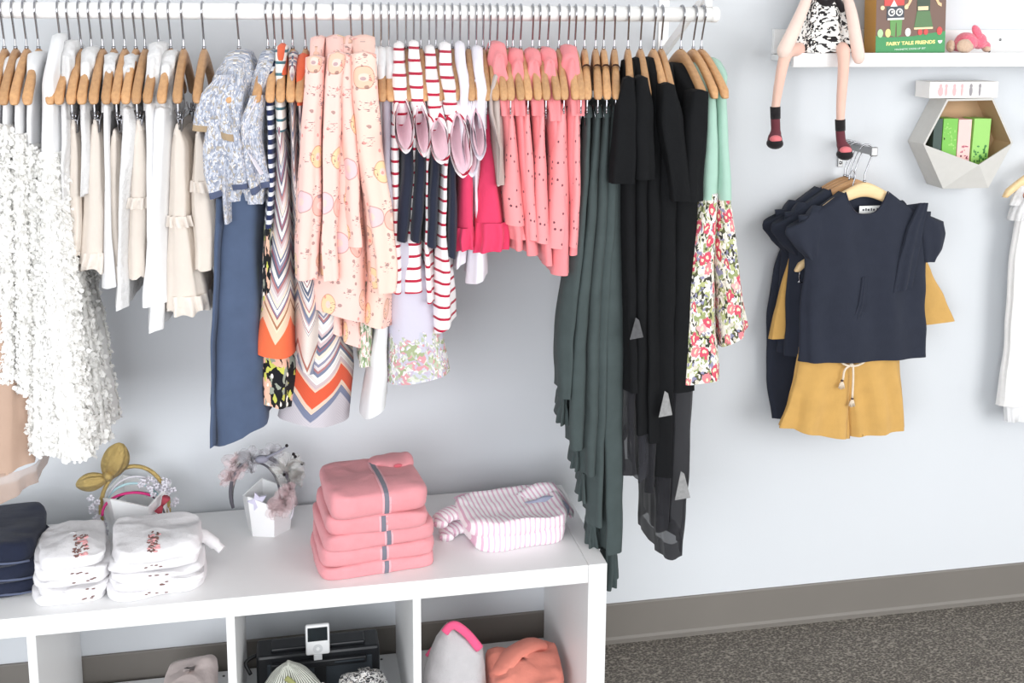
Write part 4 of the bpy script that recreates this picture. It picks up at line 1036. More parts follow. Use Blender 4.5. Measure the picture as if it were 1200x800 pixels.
# white dress at the right edge of the photo
YD = -.06
C_IV = cloth('white_muslin', (244, 242, 240), var=.03, bump=.6, wr=50)
O = at(1235, 200, y=YD)
wd = empty('white_dress', O); tag(wd, 'white layered dress hanging on the wall at the right photo edge', 'dress')
fw_ = lambda rows, ay=.02, cy=0: frow(rows, YD, ay, O, cy)
shell('dress_body', fw_([(244, 1193, 1277), (300, 1184, 1288), (400, 1178, 1296), (470, 1171, 1302)], .022), C_IV, wd, N=64, seed=41, rip=(.004, 15), fold=(.004, 4), back=1)
shell('underskirt', fw_([(462, 1178, 1294), (489, 1178, 1294)], .016), C_WHITE, wd, N=64, seed=42, rip=(.004, 19), back=1, close=False)
shell('collar_frill', fw_([(230, 1196, 1270), (245, 1186, 1282), (256, 1184, 1284)], .026), C_LACE, wd, N=64, seed=43, rip=(.005, 15), riptop=.5, back=1, close=False)
for a_, b_ in (((1184, 1200), (1196, 1208)), ((1262, 1274), (1272, 1286))):
    shell('shoulder_tie', fw_([(218, a_[0]+8, a_[1]+8), (240, *a_)], .01), C_LACE, wd, N=24, seed=44, rip=(.002, 5))
bm = bmesh.new(); q = at(1203, 229, y=YD-.024)-O; tube(bm, [q + Vector((.008*math.cos(R(30*i)), 0, .008*math.sin(R(30*i)))) for i in range(13)], .0018, 8); link('ring_button', bm, plain('copper_ring', (176, 120, 100), .35, .8), wd)
hg = empty('clothes_hanger', Vector((O.x, YD, at(1235, 186, y=YD).z)), R(90)); tag(hg, 'wooden hanger of the white dress at the right photo edge', 'hanger')
raw('hanger_body', ME_BODYP, hg); raw('hook', ME_HOOK, hg)
pg = empty('wall_peg', (O.x, 0, hg.location.z+RISE)); tag(pg, 'metal wall peg carrying the white dress at the right photo edge', 'peg')
bm = bmesh.new(); tube(bm, [(0, 0, 0), (0, -.075, 0)], .0135, 16); link('peg_rod', bm, M_STEEL, pg); bm = bmesh.new(); tube(bm, [(0, 0, 0), (0, -.004, 0)], .025, 20); link('wall_plate', bm, M_STEEL, pg)

# ------------------------------------------------------------------ picture ledge with doll, box and plush
YS = -.118
zt_ = at(1050, 62, y=YS).z; zb_ = at(1050, 78.5, y=YS).z
x0 = at(930, 70, y=YS).x
ld = empty('picture_ledge', (x0, 0, zb_)); tag(ld, 'white narrow wall ledge carrying the cloth doll and the brown box', 'shelf')
hL = zt_-zb_
zsh = zb_ + hL*.78                                     # surface things stand on
boxo('ledge_base', (0, 1.1, YS+.012, 0, hL*.35, hL*.78), M_WHITE, ld)
boxo('front_lip', (0, 1.1, YS, YS+.0118, 0, hL), M_WHITE, ld)
boxo('back_panel', (0, 1.1, -.012, 0, hL*.8, hL*2.6), M_WHITE, ld)
q = at(1172, 46.5, y=-.012); bm = bmesh.new(); tube(bm, [(q.x-x0, -.0135, q.z-zb_), (q.x-x0, -.0118, q.z-zb_)], .0032, 10); link('screw', bm, M_STEEL, ld)

M_SKIN = cloth('doll_cotton_skin', (234, 192, 176), var=.03)
M_SKIN2 = cloth('doll_arm_cotton', (238, 212, 200), var=.03)
M_DOLLD = floral_mat('black_white_print', [(238, 236, 232), (40, 38, 40), (232, 230, 226), (52, 50, 52), (240, 238, 234)], 120)
M_MAROON = cloth('maroon_sock', (104, 52, 60)); M_BLK = cloth('black_felt', (36, 32, 34)); M_PTOE = cloth('pink_felt', (226, 120, 126))
YDl = -.062
DO = at(965, 60, y=YDl); DO.z = zsh
doll = empty('cloth_doll', DO); tag(doll, 'long-legged cloth doll in black and white dress sitting on the ledge', 'doll')
dp = lambda u, v, y: at(u, v, y=y) - DO
bm = bmesh.new()
zt0 = dp(968, 0, YDl).z
ball(bm, (.0, 0, .035), (.045, .03, .035)); ball(bm, (dp(968, 20, YDl).x, 0, dp(968, 20, YDl).z), (.036, .026, .05)); ball(bm, (dp(968, -10, YDl).x, 0, dp(968, -10, YDl).z), (.034, .022, .03))
hc = dp(968, -62, YDl)
tube(bm, [dp(968, -15, YDl), dp(968, -40, YDl)], .013, 12); ball(bm, hc, (.048, .042, .055))
for (pts, rad) in (([dp(948, 57, -.06), dp(936, 58, -.10), dp(923, 61, -.136), dp(917, 78, -.1455), dp(911, 110, -.146), dp(908, 132, -.146)], [.017, .016, .0145, .0125, .0105, .009]),
                   ([dp(978, 57, -.06), dp(984, 57, -.10), dp(988, 59, -.136), dp(988.5, 78, -.1455), dp(986, 115, -.146), dp(984.5, 145, -.146)], [.017, .016, .0145, .0125, .011, .0095])):
    tube(bm, smooth_pts(pts, 6), [lerp(rad[min(5, i//6)], rad[min(5, i//6+1)], (i % 6)/6) for i in range(31)], 14)
b_ = link('doll_body', bm, M_SKIN, doll); fuse(b_, .004, 4)
for nm_, pts, rd in (('arm', [dp(950, -14, -.075), dp(941, 10, -.115), dp(928, 40, -.142), dp(919, 60, -.146), dp(920, 68, -.146)], [.011, .0125, .015, .0165, .008]),
                     ('arm', [dp(988, -14, -.075), dp(997, 12, -.115), dp(1002, 40, -.142), dp(1006, 66, -.146), dp(1005, 75, -.146)], [.011, .0125, .0135, .0145, .007])):
    bm = bmesh.new(); tube(bm, smooth_pts(pts, 6), [lerp(rd[min(4, i//6)], rd[min(4, i//6+1)], (i % 6)/6) for i in range(25)], 14); o = link(nm_, bm, M_SKIN2, doll); fuse(o, .0035, 4); o['label'] = 'paler cotton arm'
rr_ = []
for (v, xl, xr, ay) in ((-22, 950, 986, .027), (0, 946, 990, .032), (25, 938, 995, .044), (45, 933, 999, .052), (61, 929, 1002, .056)):
    p0, p1 = dp(xl, v, YDl-ay*.7), dp(xr, v, YDl-ay*.7); rr_.append(((p0.z+p1.z)/2, (p0.x+p1.x)/2, -.006, (p1.x-p0.x)/2, ay))
shell('doll_dress', rr_, M_DOLLD, doll, N=64, seed=51, rip=(.004, 9), fold=(.003, 3), back=1, hem=(.002, 5))
bm = bmesh.new(); tube(bm, smooth_pts([dp(956, -4, -.095), dp(968, 4, -.1), dp(978, -2, -.1), dp(984, 6, -.1), dp(988, 14, -.1)], 5), [.008]*20+[.004], 10); link('neck_bow', bm, M_BLK, doll)
bm = bmesh.new(); ball(bm, hc + Vector((0, .008, .008)), (.053, .046, .056)); ball(bm, hc + Vector((-.045, .01, -.03)), (.016, .014, .05)); ball(bm, hc + Vector((.045, .01, -.03)), (.016, .014, .05)); link('doll_hair', bm, M_BLK, doll)
bm = bmesh.new(); ball(bm, hc + Vector((-.016, -.042, 0)), .004); ball(bm, hc + Vector((.016, -.042, 0)), .004); tube(bm, [hc + Vector((-.008, -.042, -.022)), hc + Vector((0, -.043, -.025)), hc + Vector((.008, -.042, -.022))], .001, 6); link('doll_face', bm, M_BLK, doll)
for (u, v0, v1, v2, v3, tw, tx) in ((908.5, 125, 139, 163, 176, 909, 908), (984.5, 140, 153, 176, 189, 986, 990)):
    bm = bmesh.new(); tube(bm, [dp(u, v0, -.146), dp(u+.3, v1, -.146)], [.0112, .0108], 14); sk = link('sock', bm, M_BLK, doll)
    bm = bmesh.new(); tube(bm, smooth_pts([dp(u, v1-1, -.146), dp(tw, lerp(v1, v2, .6), -.147), dp(tx, v2, -.152)], 6), [.0105]*7+[.0125]*3+[.0155]*3, 14); ball(bm, dp(tx, v2+2, -.154), (.0165, .017, .0135)); bt = fuse(link('boot', bm, M_MAROON, doll), .003, 3)
    bm = bmesh.new(); ball(bm, dp(tx, v2+5, -.157), (.0178, .0205, .0125)); link('boot_toe', bm, M_BLK, bt)
    bm = bmesh.new(); ball(bm, dp(tx+1, v2, -.164), (.0135, .011, .0085)); link('toe_patch', bm, M_PTOE, bt)

# brown picture box
YBx = -.098
p0 = at(1026, 61, y=YBx); p1 = at(1107, 61, y=YBx); bw = p1.x-p0.x
bxo = empty('picture_box', (p0.x+bw/2, YBx, zsh)); tag(bxo, 'brown and green children\'s game box with two figures, standing on the ledge', 'box'); bxo.rotation_euler = (0, R(-2.5), 0)
M_BRN = plain('box_brown', (112, 84, 70), .5); M_TANB = plain('box_side_tan', (196, 146, 74), .55)
bh = .225
boxo('box_body', (-bw/2, bw/2, 0, .052, 0.003, bh), M_TANB, bxo, .001)
cols = {'brown': (112, 84, 72), 'green': (58, 142, 84), 'red': (206, 70, 66), 'cream': (240, 214, 168), 'navy': (60, 66, 76), 'white': (236, 232, 226), 'leaf': (96, 150, 80), 'dark': (52, 72, 54), 'mint': (176, 216, 160), 'yellow': (236, 220, 140), 'skin': (236, 196, 150), 'mid': (84, 120, 76)}
ml = list(cols); MA = [plain('box_print_'+k_, v_, .5) for k_, v_ in cols.items()]
ix = ml.index
bm = bmesh.new(); X0 = -bw/2
def bp(u, v): return (X0 + bw*(u-1026)/81, .003 + (61-v)*bw/81)
def rect(c, u0, v0, u1, v1, y): 
    a_, b__ = bp(u0, v0), bp(u1, v1); poly(bm, [(a_[0], b__[1]), (b__[0], b__[1]), (b__[0], a_[1]), (a_[0], a_[1])], -y, 0, ix(c))
def dsc(c, u, v, ru, y, rv=None, **kw):
    a_ = bp(u, v); s_ = bw/81; disc(bm, a_[0], a_[1], ru*s_, (rv or ru)*s_, -y, 0, ix(c), **kw)
def pl(c, pts, y): poly(bm, [bp(*q) for q in pts], -y, 0, ix(c))
rect('brown', 1026, 60.8, 1107, -92, .0004); rect('green', 1026, 60.8, 1107, 42, .0008)
pl('green', [(1026, 44), (1026, 40), (1040, 42), (1060, 43), (1085, 40), (1107, 38), (1107, 44)][::-1], .0007)
for (u, c) in ((1031, 'mint'), (1040, 'yellow'), (1063, 'white'), (1100, 'red')): dsc(c, u, 37.5, 3.2, .0012, 4.4)
pl('leaf', [(1042, 24), (1056, 24), (1055, 40), (1050, 42), (1049.4, 27), (1048.6, 27), (1048, 42), (1043, 40)], .0012)
rect('navy', 1038, 24, 1058, 10, .0012); rect('white', 1039, 24, 1058, 22, .0016)
for u in (1043.5, 1052.5): dsc('white', u, 16, 4, .0015); dsc('navy', u, 16, 2.6, .0018); dsc('white', u+.6, 15.6, 1.2, .002)
rect('red', 1035, 9, 1058, 2, .0014); pl('white', [(1042, 10), (1046, 3), (1050, 10)], .0017)
dsc('red', 1046, -14, 15, .0012, 17); dsc('skin', 1046, -16, 10, .0016, 11); dsc('dark', 1042.5, -17, 1.2, .002); dsc('dark', 1049.5, -17, 1.2, .002)
for u in (1033, 1060.5): dsc('cream', u, 11, 2.3, .0015)
pl('mid', [(1073, 16), (1088, 16), (1092, 33), (1070, 33)], .0012); rect('cream', 1070, 35, 1092, 33, .0013)
rect('dark', 1073, 16, 1088, -6, .0012); rect('cream', 1074, 15, 1086, 11, .0015)
for s_ in (-1, 1):
    cc = 1080.5 + s_*8
    pts = [(cc, -6), (cc + s_*5, 3), (cc + s_*9, 10), (cc + s_*13, 12), (cc + s_*13, 8.5), (cc + s_*10, 7), (cc + s_*8, 0), (cc + s_*4, -6)]
    pl('skin', pts, .0014); dsc('red', 1080.5 + s_*3.4, 38, 2.6, .0014, 3.2)
dsc('dark', 1080.5, -22, 14, .0012, 16); dsc('skin', 1080.5, -20, 9, .0016, 10); dsc('dark', 1077.5, -21, 1.1, .002); dsc('dark', 1083.5, -21, 1.1, .002)
dsc('white', 1101, 47.5, 2.6, .0013, 3.4, a0=180, a1=360, n=10); 
link('front_print', bm, MA, bxo, smooth=False)
M_YTXT = plain('box_title_yellow', (244, 232, 150), .5); M_WTXT = plain('box_title_white', (226, 238, 226), .5)
tx_ = bp(1066.5, 50.5); text('box_title', 'FAIRY TALE FRIENDS', .0105, M_YTXT, bxo, (tx_[0], -.0012, tx_[1]), wid=bw*57/81, bold=.0004)
tx_ = bp(1066, 56); text('box_subtitle', 'MAGNETIC DRESS UP SET', .005, M_WTXT, bxo, (tx_[0], -.0012, tx_[1]), wid=bw*36/81)

# pink plush
YP = -.075
PO = at(1136, 60, y=YP); PO.z = zsh
pls = empty('plush_animal', PO); tag(pls, 'small pink plush animal lying on the ledge right of the box', 'plush toy')
pp_ = lambda u, v, y=YP: at(u, v, y=y) - PO
M_PLP = cloth('pink_plush', (238, 116, 138), bump=.8, wr=160, sheen=.5); M_PLB = cloth('beige_plush', (214, 184, 160), bump=.8, wr=160, sheen=.5)
bm = bmesh.new()
ball(bm, pp_(1132, 49), (.024, .028, .022)); ball(bm, pp_(1147, 48), (.017, .02, .019)); ball(bm, pp_(1155, 54), (.011, .013, .011)); ball(bm, pp_(1124, 54), (.018, .024, .013))
fuse(link('plush_body', bm, M_PLP, pls), .003, 5)
bm = bmesh.new(); ball(bm, pp_(1145, 38, YP-.012), (.010, .007, .019), rot=Matrix.Rotation(R(-38), 3, 'Y').to_quaternion() if False else Vector((0, 0, 1)).rotation_difference(Vector((-.55, 0, .83)))); link('plush_ear', bm, M_PLP, pls)
bm = bmesh.new(); ball(bm, pp_(1131, 54, YP-.022), (.021, .008, .016)); link('plush_belly', bm, M_PLB, pls)
for c_, r_ in (((1114, 54, YP-.004), (.009, .012, .014)), ((1156, 57.5, YP-.008), (.009, .01, .007))):
    bm = bmesh.new(); ball(bm, pp_(*c_), r_); link('plush_paw', bm, M_PLB, pls)
bm = bmesh.new(); ball(bm, pp_(1155.5, 49, YP-.012), .0024); link('plush_eye', bm, M_BLK, pls)
bm = bmesh.new(); ball(bm, pp_(1159, 60, YP-.006), (.003, .004, .003)); link('plush_nose', bm, M_BLK, pls)

# ------------------------------------------------------------------ faceted hexagon shelf on the wall
M_PAPER = plain('pale_grey_panel', (204, 202, 197), .65, 0, .05, 60, .1); M_TAN = plain('tan_inside', (190, 158, 124), .7, 0, .06, 30)
YX = -.07
bk_px = [(1090, 116), (1150, 116), (1170, 167), (1142, 213), (1092, 213), (1064, 167)]
ft_px = [(1110, 116), (1164, 115), (1187, 167), (1158, 220), (1105, 221), (1082, 169)]
FT = [at(u, v, y=YX) for u, v in ft_px]
cz_ = sum(p.z for p in FT)/6; cx_ = sum(p.x for p in FT)/6
HXO = Vector((cx_, 0, cz_))
FT = [p-HXO for p in FT]
BK = [Vector((p.x*.99, -.001, p.z*.99)) for p in FT]
APX = at(1147, 193, y=YX-.026) - HXO
hx = empty('hexagon_wall_shelf', HXO); tag(hx, 'pale faceted hexagon wall shelf holding green and pink boxes', 'wall shelf')
bm = bmesh.new(); TH = .004
bo = [bm.verts.new(p) for p in BK]; fo = [bm.verts.new(p) for p in FT]
fi = [bm.verts.new(Vector((p.x*.955, p.y, p.z*.955))) for p in FT]; bi = [bm.verts.new(Vector((p.x*.955, -.005, p.z*.955))) for p in FT]
for i in range(6):
    j = (i+1) % 6
    f1 = bm.faces.new((bo[i], bo[j], fo[j], fo[i])); f2 = bm.faces.new((fo[i], fo[j], fi[j], fi[i])); f3 = bm.faces.new((fi[i], fi[j], bi[j], bi[i])); f3.material_index = 1
bm.faces.new(bo[::-1]); f = bm.faces.new(bi); f.material_index = 1
link('hexagon_frame', bm, [M_PAPER, M_TAN], hx, smooth=False)
bm = bmesh.new()                                       # closed lower front: triangular facets meeting at a raised point
L_, BL, BR, RR = FT[5], FT[4], FT[3], FT[2]
dy = Vector((0, .003, 0))
for tri in ((L_, BL, APX), (BL, BR, APX), (BR, RR, APX)):
    a = [bm.verts.new(p - dy*.15) for p in tri]; b = [bm.verts.new(p + dy) for p in tri]
    bm.faces.new(a[::-1]); f = bm.faces.new(b); f.material_index = 1
    for i in range(3): bm.faces.new((a[i], a[(i+1) % 3], b[(i+1) % 3], b[i]))
link('front_facet', bm, [M_PAPER, M_TAN], hx, smooth=False)
# lowest inner face of the hexagon
zfl = HXO.z + min(p.z for p in FT)*.955 + .0005
def hex_floor(x):
    P = [Vector((p.x*.955, 0, p.z*.955)) for p in (FT[5], FT[4], FT[3], FT[2])]
    for a, b in zip(P, P[1:]):
        if a.x <= x <= b.x: return lerp(a.z, b.z, (x-a.x)/(b.x-a.x)) + HXO.z
    return HXO.z
GBX = 'boxes inside the hexagon shelf'
def upright(name, xl, xr, vt, mcols, label, prints=None, lean=0.0):
    yf = -.058
    a, b = at(xl, vt, y=yf), at(xr, vt, y=yf); w = b.x-a.x; zf_ = max(hex_floor(a.x-HXO.x-.001), hex_floor(b.x-HXO.x+.001), zfl) + .002; h = a.z - zf_
    r = empty(name, (a.x+w/2, yf, zf_)); tag(r, label, 'box', GBX); r.rotation_euler = (0, lean, 0)
    boxo('box_body', (-w/2+.0004, w/2-.0004, 0, .045, 0, h), mcols, r, .0008)
    if prints:
        for pn, m, (fx0, fx1, fz0, fz1) in prints:
            bm = bmesh.new(); rnd = random.Random(len(label)+xl)
            for _ in range(22):
                px_, pz_ = lerp(fx0, fx1, rnd.random()), lerp(fz0, fz1, rnd.random())
                disc(bm, -w/2+w*px_, h*pz_, w*.06*rnd.uniform(.6, 1.4), w*.06*rnd.uniform(.6, 1.6), -.0006, 0, 0, 8)
            link(pn, bm, m, r, smooth=False)
    return r
M_DKG = plain('box_dark_green', (52, 72, 66), .5); M_GRN = plain('box_green', (116, 186, 72), .5); M_GRN2 = plain('box_light_green', (150, 206, 104), .5); M_PNK = plain('box_pink', (240, 196, 190), .5)
M_GPR = plain('box_leaf_print', (60, 130, 60), .5); M_RPR = plain('box_pink_print', (176, 86, 110), .5)
upright('slim_box', 1095, 1105.5, 139, M_DKG, 'dark green slim box, leftmost inside the hexagon shelf')
upright('slim_box', 1106, 1123.5, 139, M_GRN, 'bright green box beside the dark green box in hexagon shelf', [('leaf_print', M_GRN2, (.1, .9, .5, .95))])
upright('slim_box', 1124, 1139.5, 140, M_PNK, 'pale pink box between the two green boxes in hexagon shelf', [('dot_print', M_RPR, (.15, .85, .2, .6))])
upright('slim_box', 1141, 1161, 139, M_GRN2, 'light green box with leaf pattern, rightmost inside the hexagon shelf', [('leaf_print', M_GPR, (.1, .9, .2, .6))], R(1))
# flat box lying on the hexagon
yf = -.068; a = at(1090, 96, y=yf); b = at(1169, 113, y=yf); ztop_ = HXO.z + max(p.z for p in FT) + .0006
fb = empty('printed_flat_box', ((a.x+b.x)/2, yf, ztop_)); tag(fb, 'white flat box with pink drawings lying on top of the hexagon shelf', 'box')
w = b.x-a.x; h = a.z-ztop_ if a.z-ztop_ > .02 else .026
boxo('box_body', (-w/2, w/2, 0, .06, 0, h), plain('box_white_card', (244, 240, 236), .55), fb, .001)
bm = bmesh.new()
for (fx, fr, mi) in ((.16, .07, 0), (.24, .035, 0), (.36, .05, 0), (.47, .03, 0), (.6, .045, 1), (.73, .03, 1)):
    disc(bm, -w/2+w*fx, h*.42, w*fr*.55, h*.3, -.0006, 0, mi, 14); disc(bm, -w/2+w*fx, h*.74, w*.02, h*.14, -.0008, 0, mi, 10)
link('drawing_print', bm, [plain('print_pink', (240, 178, 180), .55), plain('print_grey', (150, 146, 150), .55)], fb, smooth=False)
# ------------------------------------------------------------------ things on top of the unit
ZT = .42
def on_top(u, v): return at(u, v, z=ZT)
# stack of coral zip jackets
C_ZP = cloth('coral_fleece', (226, 152, 158), var=.06, bump=.5); C_ZPD = cloth('coral_fleece_inside', (206, 100, 112)); C_ZIP = cloth('grey_zip_tape', (120, 120, 132)); C_ZIPE = cloth('pink_zip_edge', (234, 176, 184))
fr = on_top(440, 677); wz = (on_top(509, 672)-on_top(369, 679)).length
rots = R(6)
lev = [(.0, 1.0, 0, .028), (.0275, .99, .001, .031), (.058, .965, .002, .031), (.0885, .86, .000, .034), (.122, .85, .002, .044)]
GJ = 'folded coral zip jackets'
for i, (z, s, dx, th) in enumerate(lev):
    hx_, hy_ = wz/2*s, .092
    r = empty('folded_jacket', (fr.x+dx, fr.y+.1, ZT+z), rots + R([1, -1, 2, -1, 1][i])); tag(r, ['bottom', 'second from bottom', 'middle', 'second from top', 'topmost'][i] + ' folded coral pink jacket with grey zip in the stack', 'jacket', GJ)
    slab('jacket_body', C_ZP, r, hx_, hy_, th*1.02, 1, seed=i+3, nz=.0055, p=8, edge=.24, dome=.14)
    sb = [q for q in r.children][-1]; T_ = surf(sb)
    zx = [.012, .010, .014, .010, .012][i]
    for nm, m, w_, dy_ in (('zip_edge', C_ZIPE, .0085, .0015), ('zip', C_ZIP, .0044, .0028)):
        bm = bmesh.new(); pts = []
        for q in range(7):
            z_ = th*lerp(.05, .97, q/6); pts.append((front(T_, zx, z_, -hy_), z_, 0, -1))
        if i == 4:
            for q in range(14):
                y_ = lerp(-hy_*.93, hy_*.7, q/13); pts.append((y_, drop(T_, zx, y_, th), 1, 0))
        off = .0007 if nm == 'zip_edge' else .0016
        rows_ = []
        for (y_, z_, nz_, ny_) in pts:
            c0 = Vector((zx, y_ + ny_*off, z_ + nz_*off)); c1 = Vector((zx, y_ - ny_*.004, z_ - nz_*.004))
            rows_.append([bm.verts.new(c0 + Vector((-w_, 0, 0))), bm.verts.new(c0 + Vector((w_, 0, 0))), bm.verts.new(c1 + Vector((w_, 0, 0))), bm.verts.new(c1 + Vector((-w_, 0, 0)))])
        for a_, b_ in zip(rows_, rows_[1:]):
            for q in range(4): bm.faces.new((a_[q], a_[(q+1) % 4], b_[(q+1) % 4], b_[q]))
        bm.faces.new(rows_[0]); bm.faces.new(rows_[-1][::-1]); link(nm, bm, m, r, smooth=False)
    if i == 4:
        bm = bmesh.new(); ball(bm, (hx_*.6, hy_*.6, th*1.08), (hx_*.36, hy_*.4, .011)); ball(bm, (hx_*.86, hy_*.62, th*.95), (hx_*.16, hy_*.3, .02)); ball(bm, (hx_*.3, hy_*.7, th*1.06), (hx_*.26, hy_*.28, .009)); o = link('hood', bm, C_ZP, r); fuse(o, .005, 6)
        bm = bmesh.new(); ball(bm, (hx_*.6, hy_*.22, th*1.15), (.009, .003, .004)); link('hood_opening', bm, C_ZPD, r)

# two stacks of white embroidered shirts
C_EMB = cloth('white_gauze', (234, 232, 234), var=.02, bump=.6, wr=46)
M_E1 = cloth('brown_thread', (120, 88, 82)); M_E2 = cloth('pink_thread', (232, 170, 172))
GS = 'folded white embroidered shirts'
for si, (uc, vc, uw, n, rz_, nm) in enumerate([(78, 711, 88, 5, R(9), 'left'), (180, 703, 112, 5, R(6), 'right')]):
    fr = on_top(uc, vc); w_ = (on_top(uc+uw/2, vc)-on_top(uc-uw/2, vc)).length
    z = 0
    for i in range(n):
        th = .0175 if i < n-1 else .022; hx_, hy_ = w_/2*(1 - .025*i + .02*(i % 2)), .082
        r = empty('folded_shirt', (fr.x + .002*((i*7) % 3-1), fr.y+.088, ZT+z), rz_ + R([0, 2, -2, 1, -1][i])); z += th
        tag(r, ['bottom', 'second from bottom', 'middle', 'second from top', 'topmost'][i] + ' folded white embroidered shirt in the ' + nm + ' white stack', 'shirt', GS)
        slab('shirt_body', C_EMB, r, hx_, hy_, th*1.05, 1, seed=si*20+i+40, nz=.0095, crease=.004, p=4.5, edge=.22, dome=.4)
        rnd = random.Random(si*9+i); T_ = surf([q for q in r.children][-1])
        bm = bmesh.new()
        if i == n-1:
            for q in range(34):
                t = rnd.random(); px_ = hx_*(.25 if si == 0 else -.05) + rnd.uniform(-.012, .012); py_ = lerp(-hy_*.95, -hy_*.2, t)
                ball(bm, (px_, py_, drop(T_, px_, py_, th) + .0008), (.0042, .0014, .0016), rot=Vector((1, 0, 0)).rotation_difference(Vector((rnd.uniform(-1, 1), rnd.uniform(-1, 1), 0)).normalized()), seg=8, rings=6)
        else:
            for q in range(4):
                px_, pz_ = hx_*(.3 if si == 0 else 0) + rnd.uniform(-.02, .02), th*rnd.uniform(.35, .75)
                ball(bm, (px_, front(T_, px_, pz_, -hy_)-.0006, pz_), (.0035, .0012, .0012), seg=8, rings=6)
        link('embroidery', bm, [M_E1], r)
        if i == n-1:
            bm = bmesh.new()
            for q in range(16):
                px_, py_ = hx_*(.27 if si == 0 else -.03) + rnd.uniform(-.010, .010), lerp(-hy_*.95, -hy_*.3, rnd.random()); ball(bm, (px_, py_, drop(T_, px_, py_, th)+.0005), (.0042, .0034, .0016), seg=8, rings=6)
            link('pink_blossom', bm, M_E2, r)
            if si == 1:
                bm = bmesh.new(); tube(bm, smooth_pts([(hx_*.8, hy_*.1, th*.2), (hx_*1.1, hy_*.15, -.004), (hx_*1.35, hy_*.1, -.02), (hx_*1.5, 0, -.03)], 5), [.014]*6+[.012]*5+[.009]*5, 10); link('loose_sleeve', bm, C_EMB, r)

# folded dark jeans at the left edge
C_JEAN = cloth('dark_indigo_denim', (36, 42, 62), var=.2, weave=1200, bump=.7); C_JEANE = cloth('faded_denim_edge', (92, 100, 124), var=.15)
fr = on_top(2, 706)
for i in range(3):
    th = [.028, .03, .042][i]; z = [0, .028, .058][i]
    r = empty('folded_jeans', (fr.x-.055, fr.y+.115, ZT+z), R(4)); tag(r, ['bottom', 'middle', 'topmost'][i] + ' pair of folded dark indigo jeans at the left photo edge', 'jeans', 'folded dark jeans')
    hx_ = [.108, .113, .108][i]
    slab('jeans_body', C_JEAN, r, hx_, .105, th*1.03, 1, seed=70+i, nz=.006)
    bm = bmesh.new(); tube(bm, [(lerp(-hx_, hx_, q/10)*.9, -.1055, th*.28+.001*math.sin(q*2)) for q in range(11)], .0022, 6); link('hem_seam', bm, C_JEANE, r)

# folded pink striped shirts
C_PST = stripes_mat('pink_pinstripe', (226, 186, 206), (248, 244, 246), .011, .38, 'u', .002); C_BLUEIN = cloth('lilac_blue_lining', (188, 192, 218))
fr = on_top(612, 649); w_ = (on_top(672, 645)-on_top(551, 653)).length
for i, (z, s, dx, dy) in enumerate([(0, .97, 0, .0), (.031, 1.05, -.001, -.0)]):
    th = .032 if i == 0 else .034
    r = empty('folded_striped_shirt', (fr.x+dx, fr.y+.098+dy, ZT+z), R(7)); tag(r, ['lower folded pink striped shirt under its twin', 'upper folded pink striped shirt with raised collar and blue lining'][i], 'shirt', 'folded pink striped shirts')
    hx_ = w_/2*s
    slab('shirt_body', C_PST, r, hx_, .082, th*1.03, 1, seed=80+i, nz=.008, sag=.55 if i else 0, p=4)
    bm = bmesh.new(); uvl = bm.loops.layers.uv.new('UVMap'); tube(bm, smooth_pts([(-hx_*.75, .03, th*.45), (-hx_*1.1, .035, th*.4), (-hx_*1.32, .02, .012 if i else .010), (-hx_*1.4, .0, .008)], 5), [.013]*6+[.012]*5+[.008]*5, 14, flat=1.9)
    for f in bm.faces:
        for l in f.loops: l[uvl].uv = (l.vert.co.x + l.vert.co.y*.5, l.vert.co.z)
    link('sleeve', bm, C_PST, r)
    if i:
        # opened neck: the back of the shirt rises in a soft tent behind the front neckline
        yc = r.location.y; inv = Matrix.Rotation(-R(7), 3, 'Z')
        def lc(u, v, y): return inv @ (at(u, v, y=y) - r.location)
        Tq = smooth_pts([lc(u, v, yc+dy_) for u, v, dy_ in ((543, 600, .045), (572, 596, .05), (598, 586, .055), (614, 573, .058), (638, 565, .058), (656, 573, .05), (670, 598, .03))], 5)
        Bq = smooth_pts([lc(u, v, yc+dy_) for u, v, dy_ in ((552, 606, .0), (572, 609, -.012), (598, 614, -.02), (620, 615, -.024), (640, 611, -.022), (656, 605, -.014), (670, 603, .004))], 5)
        def patch(nm, m, q0, q1, s0, s1, off, thk):
            bm = bmesh.new(); uvl = bm.loops.layers.uv.new('UVMap'); V_ = []
            for q in range(q0, q1+1):
                row = []
                for s_ in range(13):
                    t_ = lerp(s0, s1, s_/12); c = Tq[q].lerp(Bq[q], t_) + Vector((0, -.004, -.010))*math.sin(math.pi*t_) + Vector((0, -off, off))
                    nq = noise.noise_vector(c*38); row.append(bm.verts.new(c + nq*.0035))
                V_.append(row)
            for a_, b_ in zip(V_, V_[1:]):
                for s_ in range(12):
                    f = bm.faces.new((a_[s_], a_[s_+1], b_[s_+1], b_[s_]))
                    for l in f.loops: l[uvl].uv = (l.vert.co.x*1.0 + l.vert.co.z*.6, l.vert.co.z)
            o = link(nm, bm, m, r); so = o.modifiers.new('cloth', 'SOLIDIFY'); so.thickness = thk; so.offset = 0; return o
        patch('collar', C_PST, 0, len(Tq)-1, 0, 1, 0, .004)
        patch('inner_lining', C_BLUEIN, 12, len(Tq)-3, .3, .95, .0085, .002)
        bm = bmesh.new(); tube(bm, smooth_pts([(-hx_*.95, .075, th*.8), (-hx_*.75, .083, th*.85), (-hx_*.4, .075, th*.8)], 5), .0022, 6); link('ribbon_tie', bm, C_PST, r)
        bm = bmesh.new(); ball(bm, tuple(lc(601, 587, yc+.05)), (.0035, .003, .0035)); link('snap_button', bm, M_BLK, r)

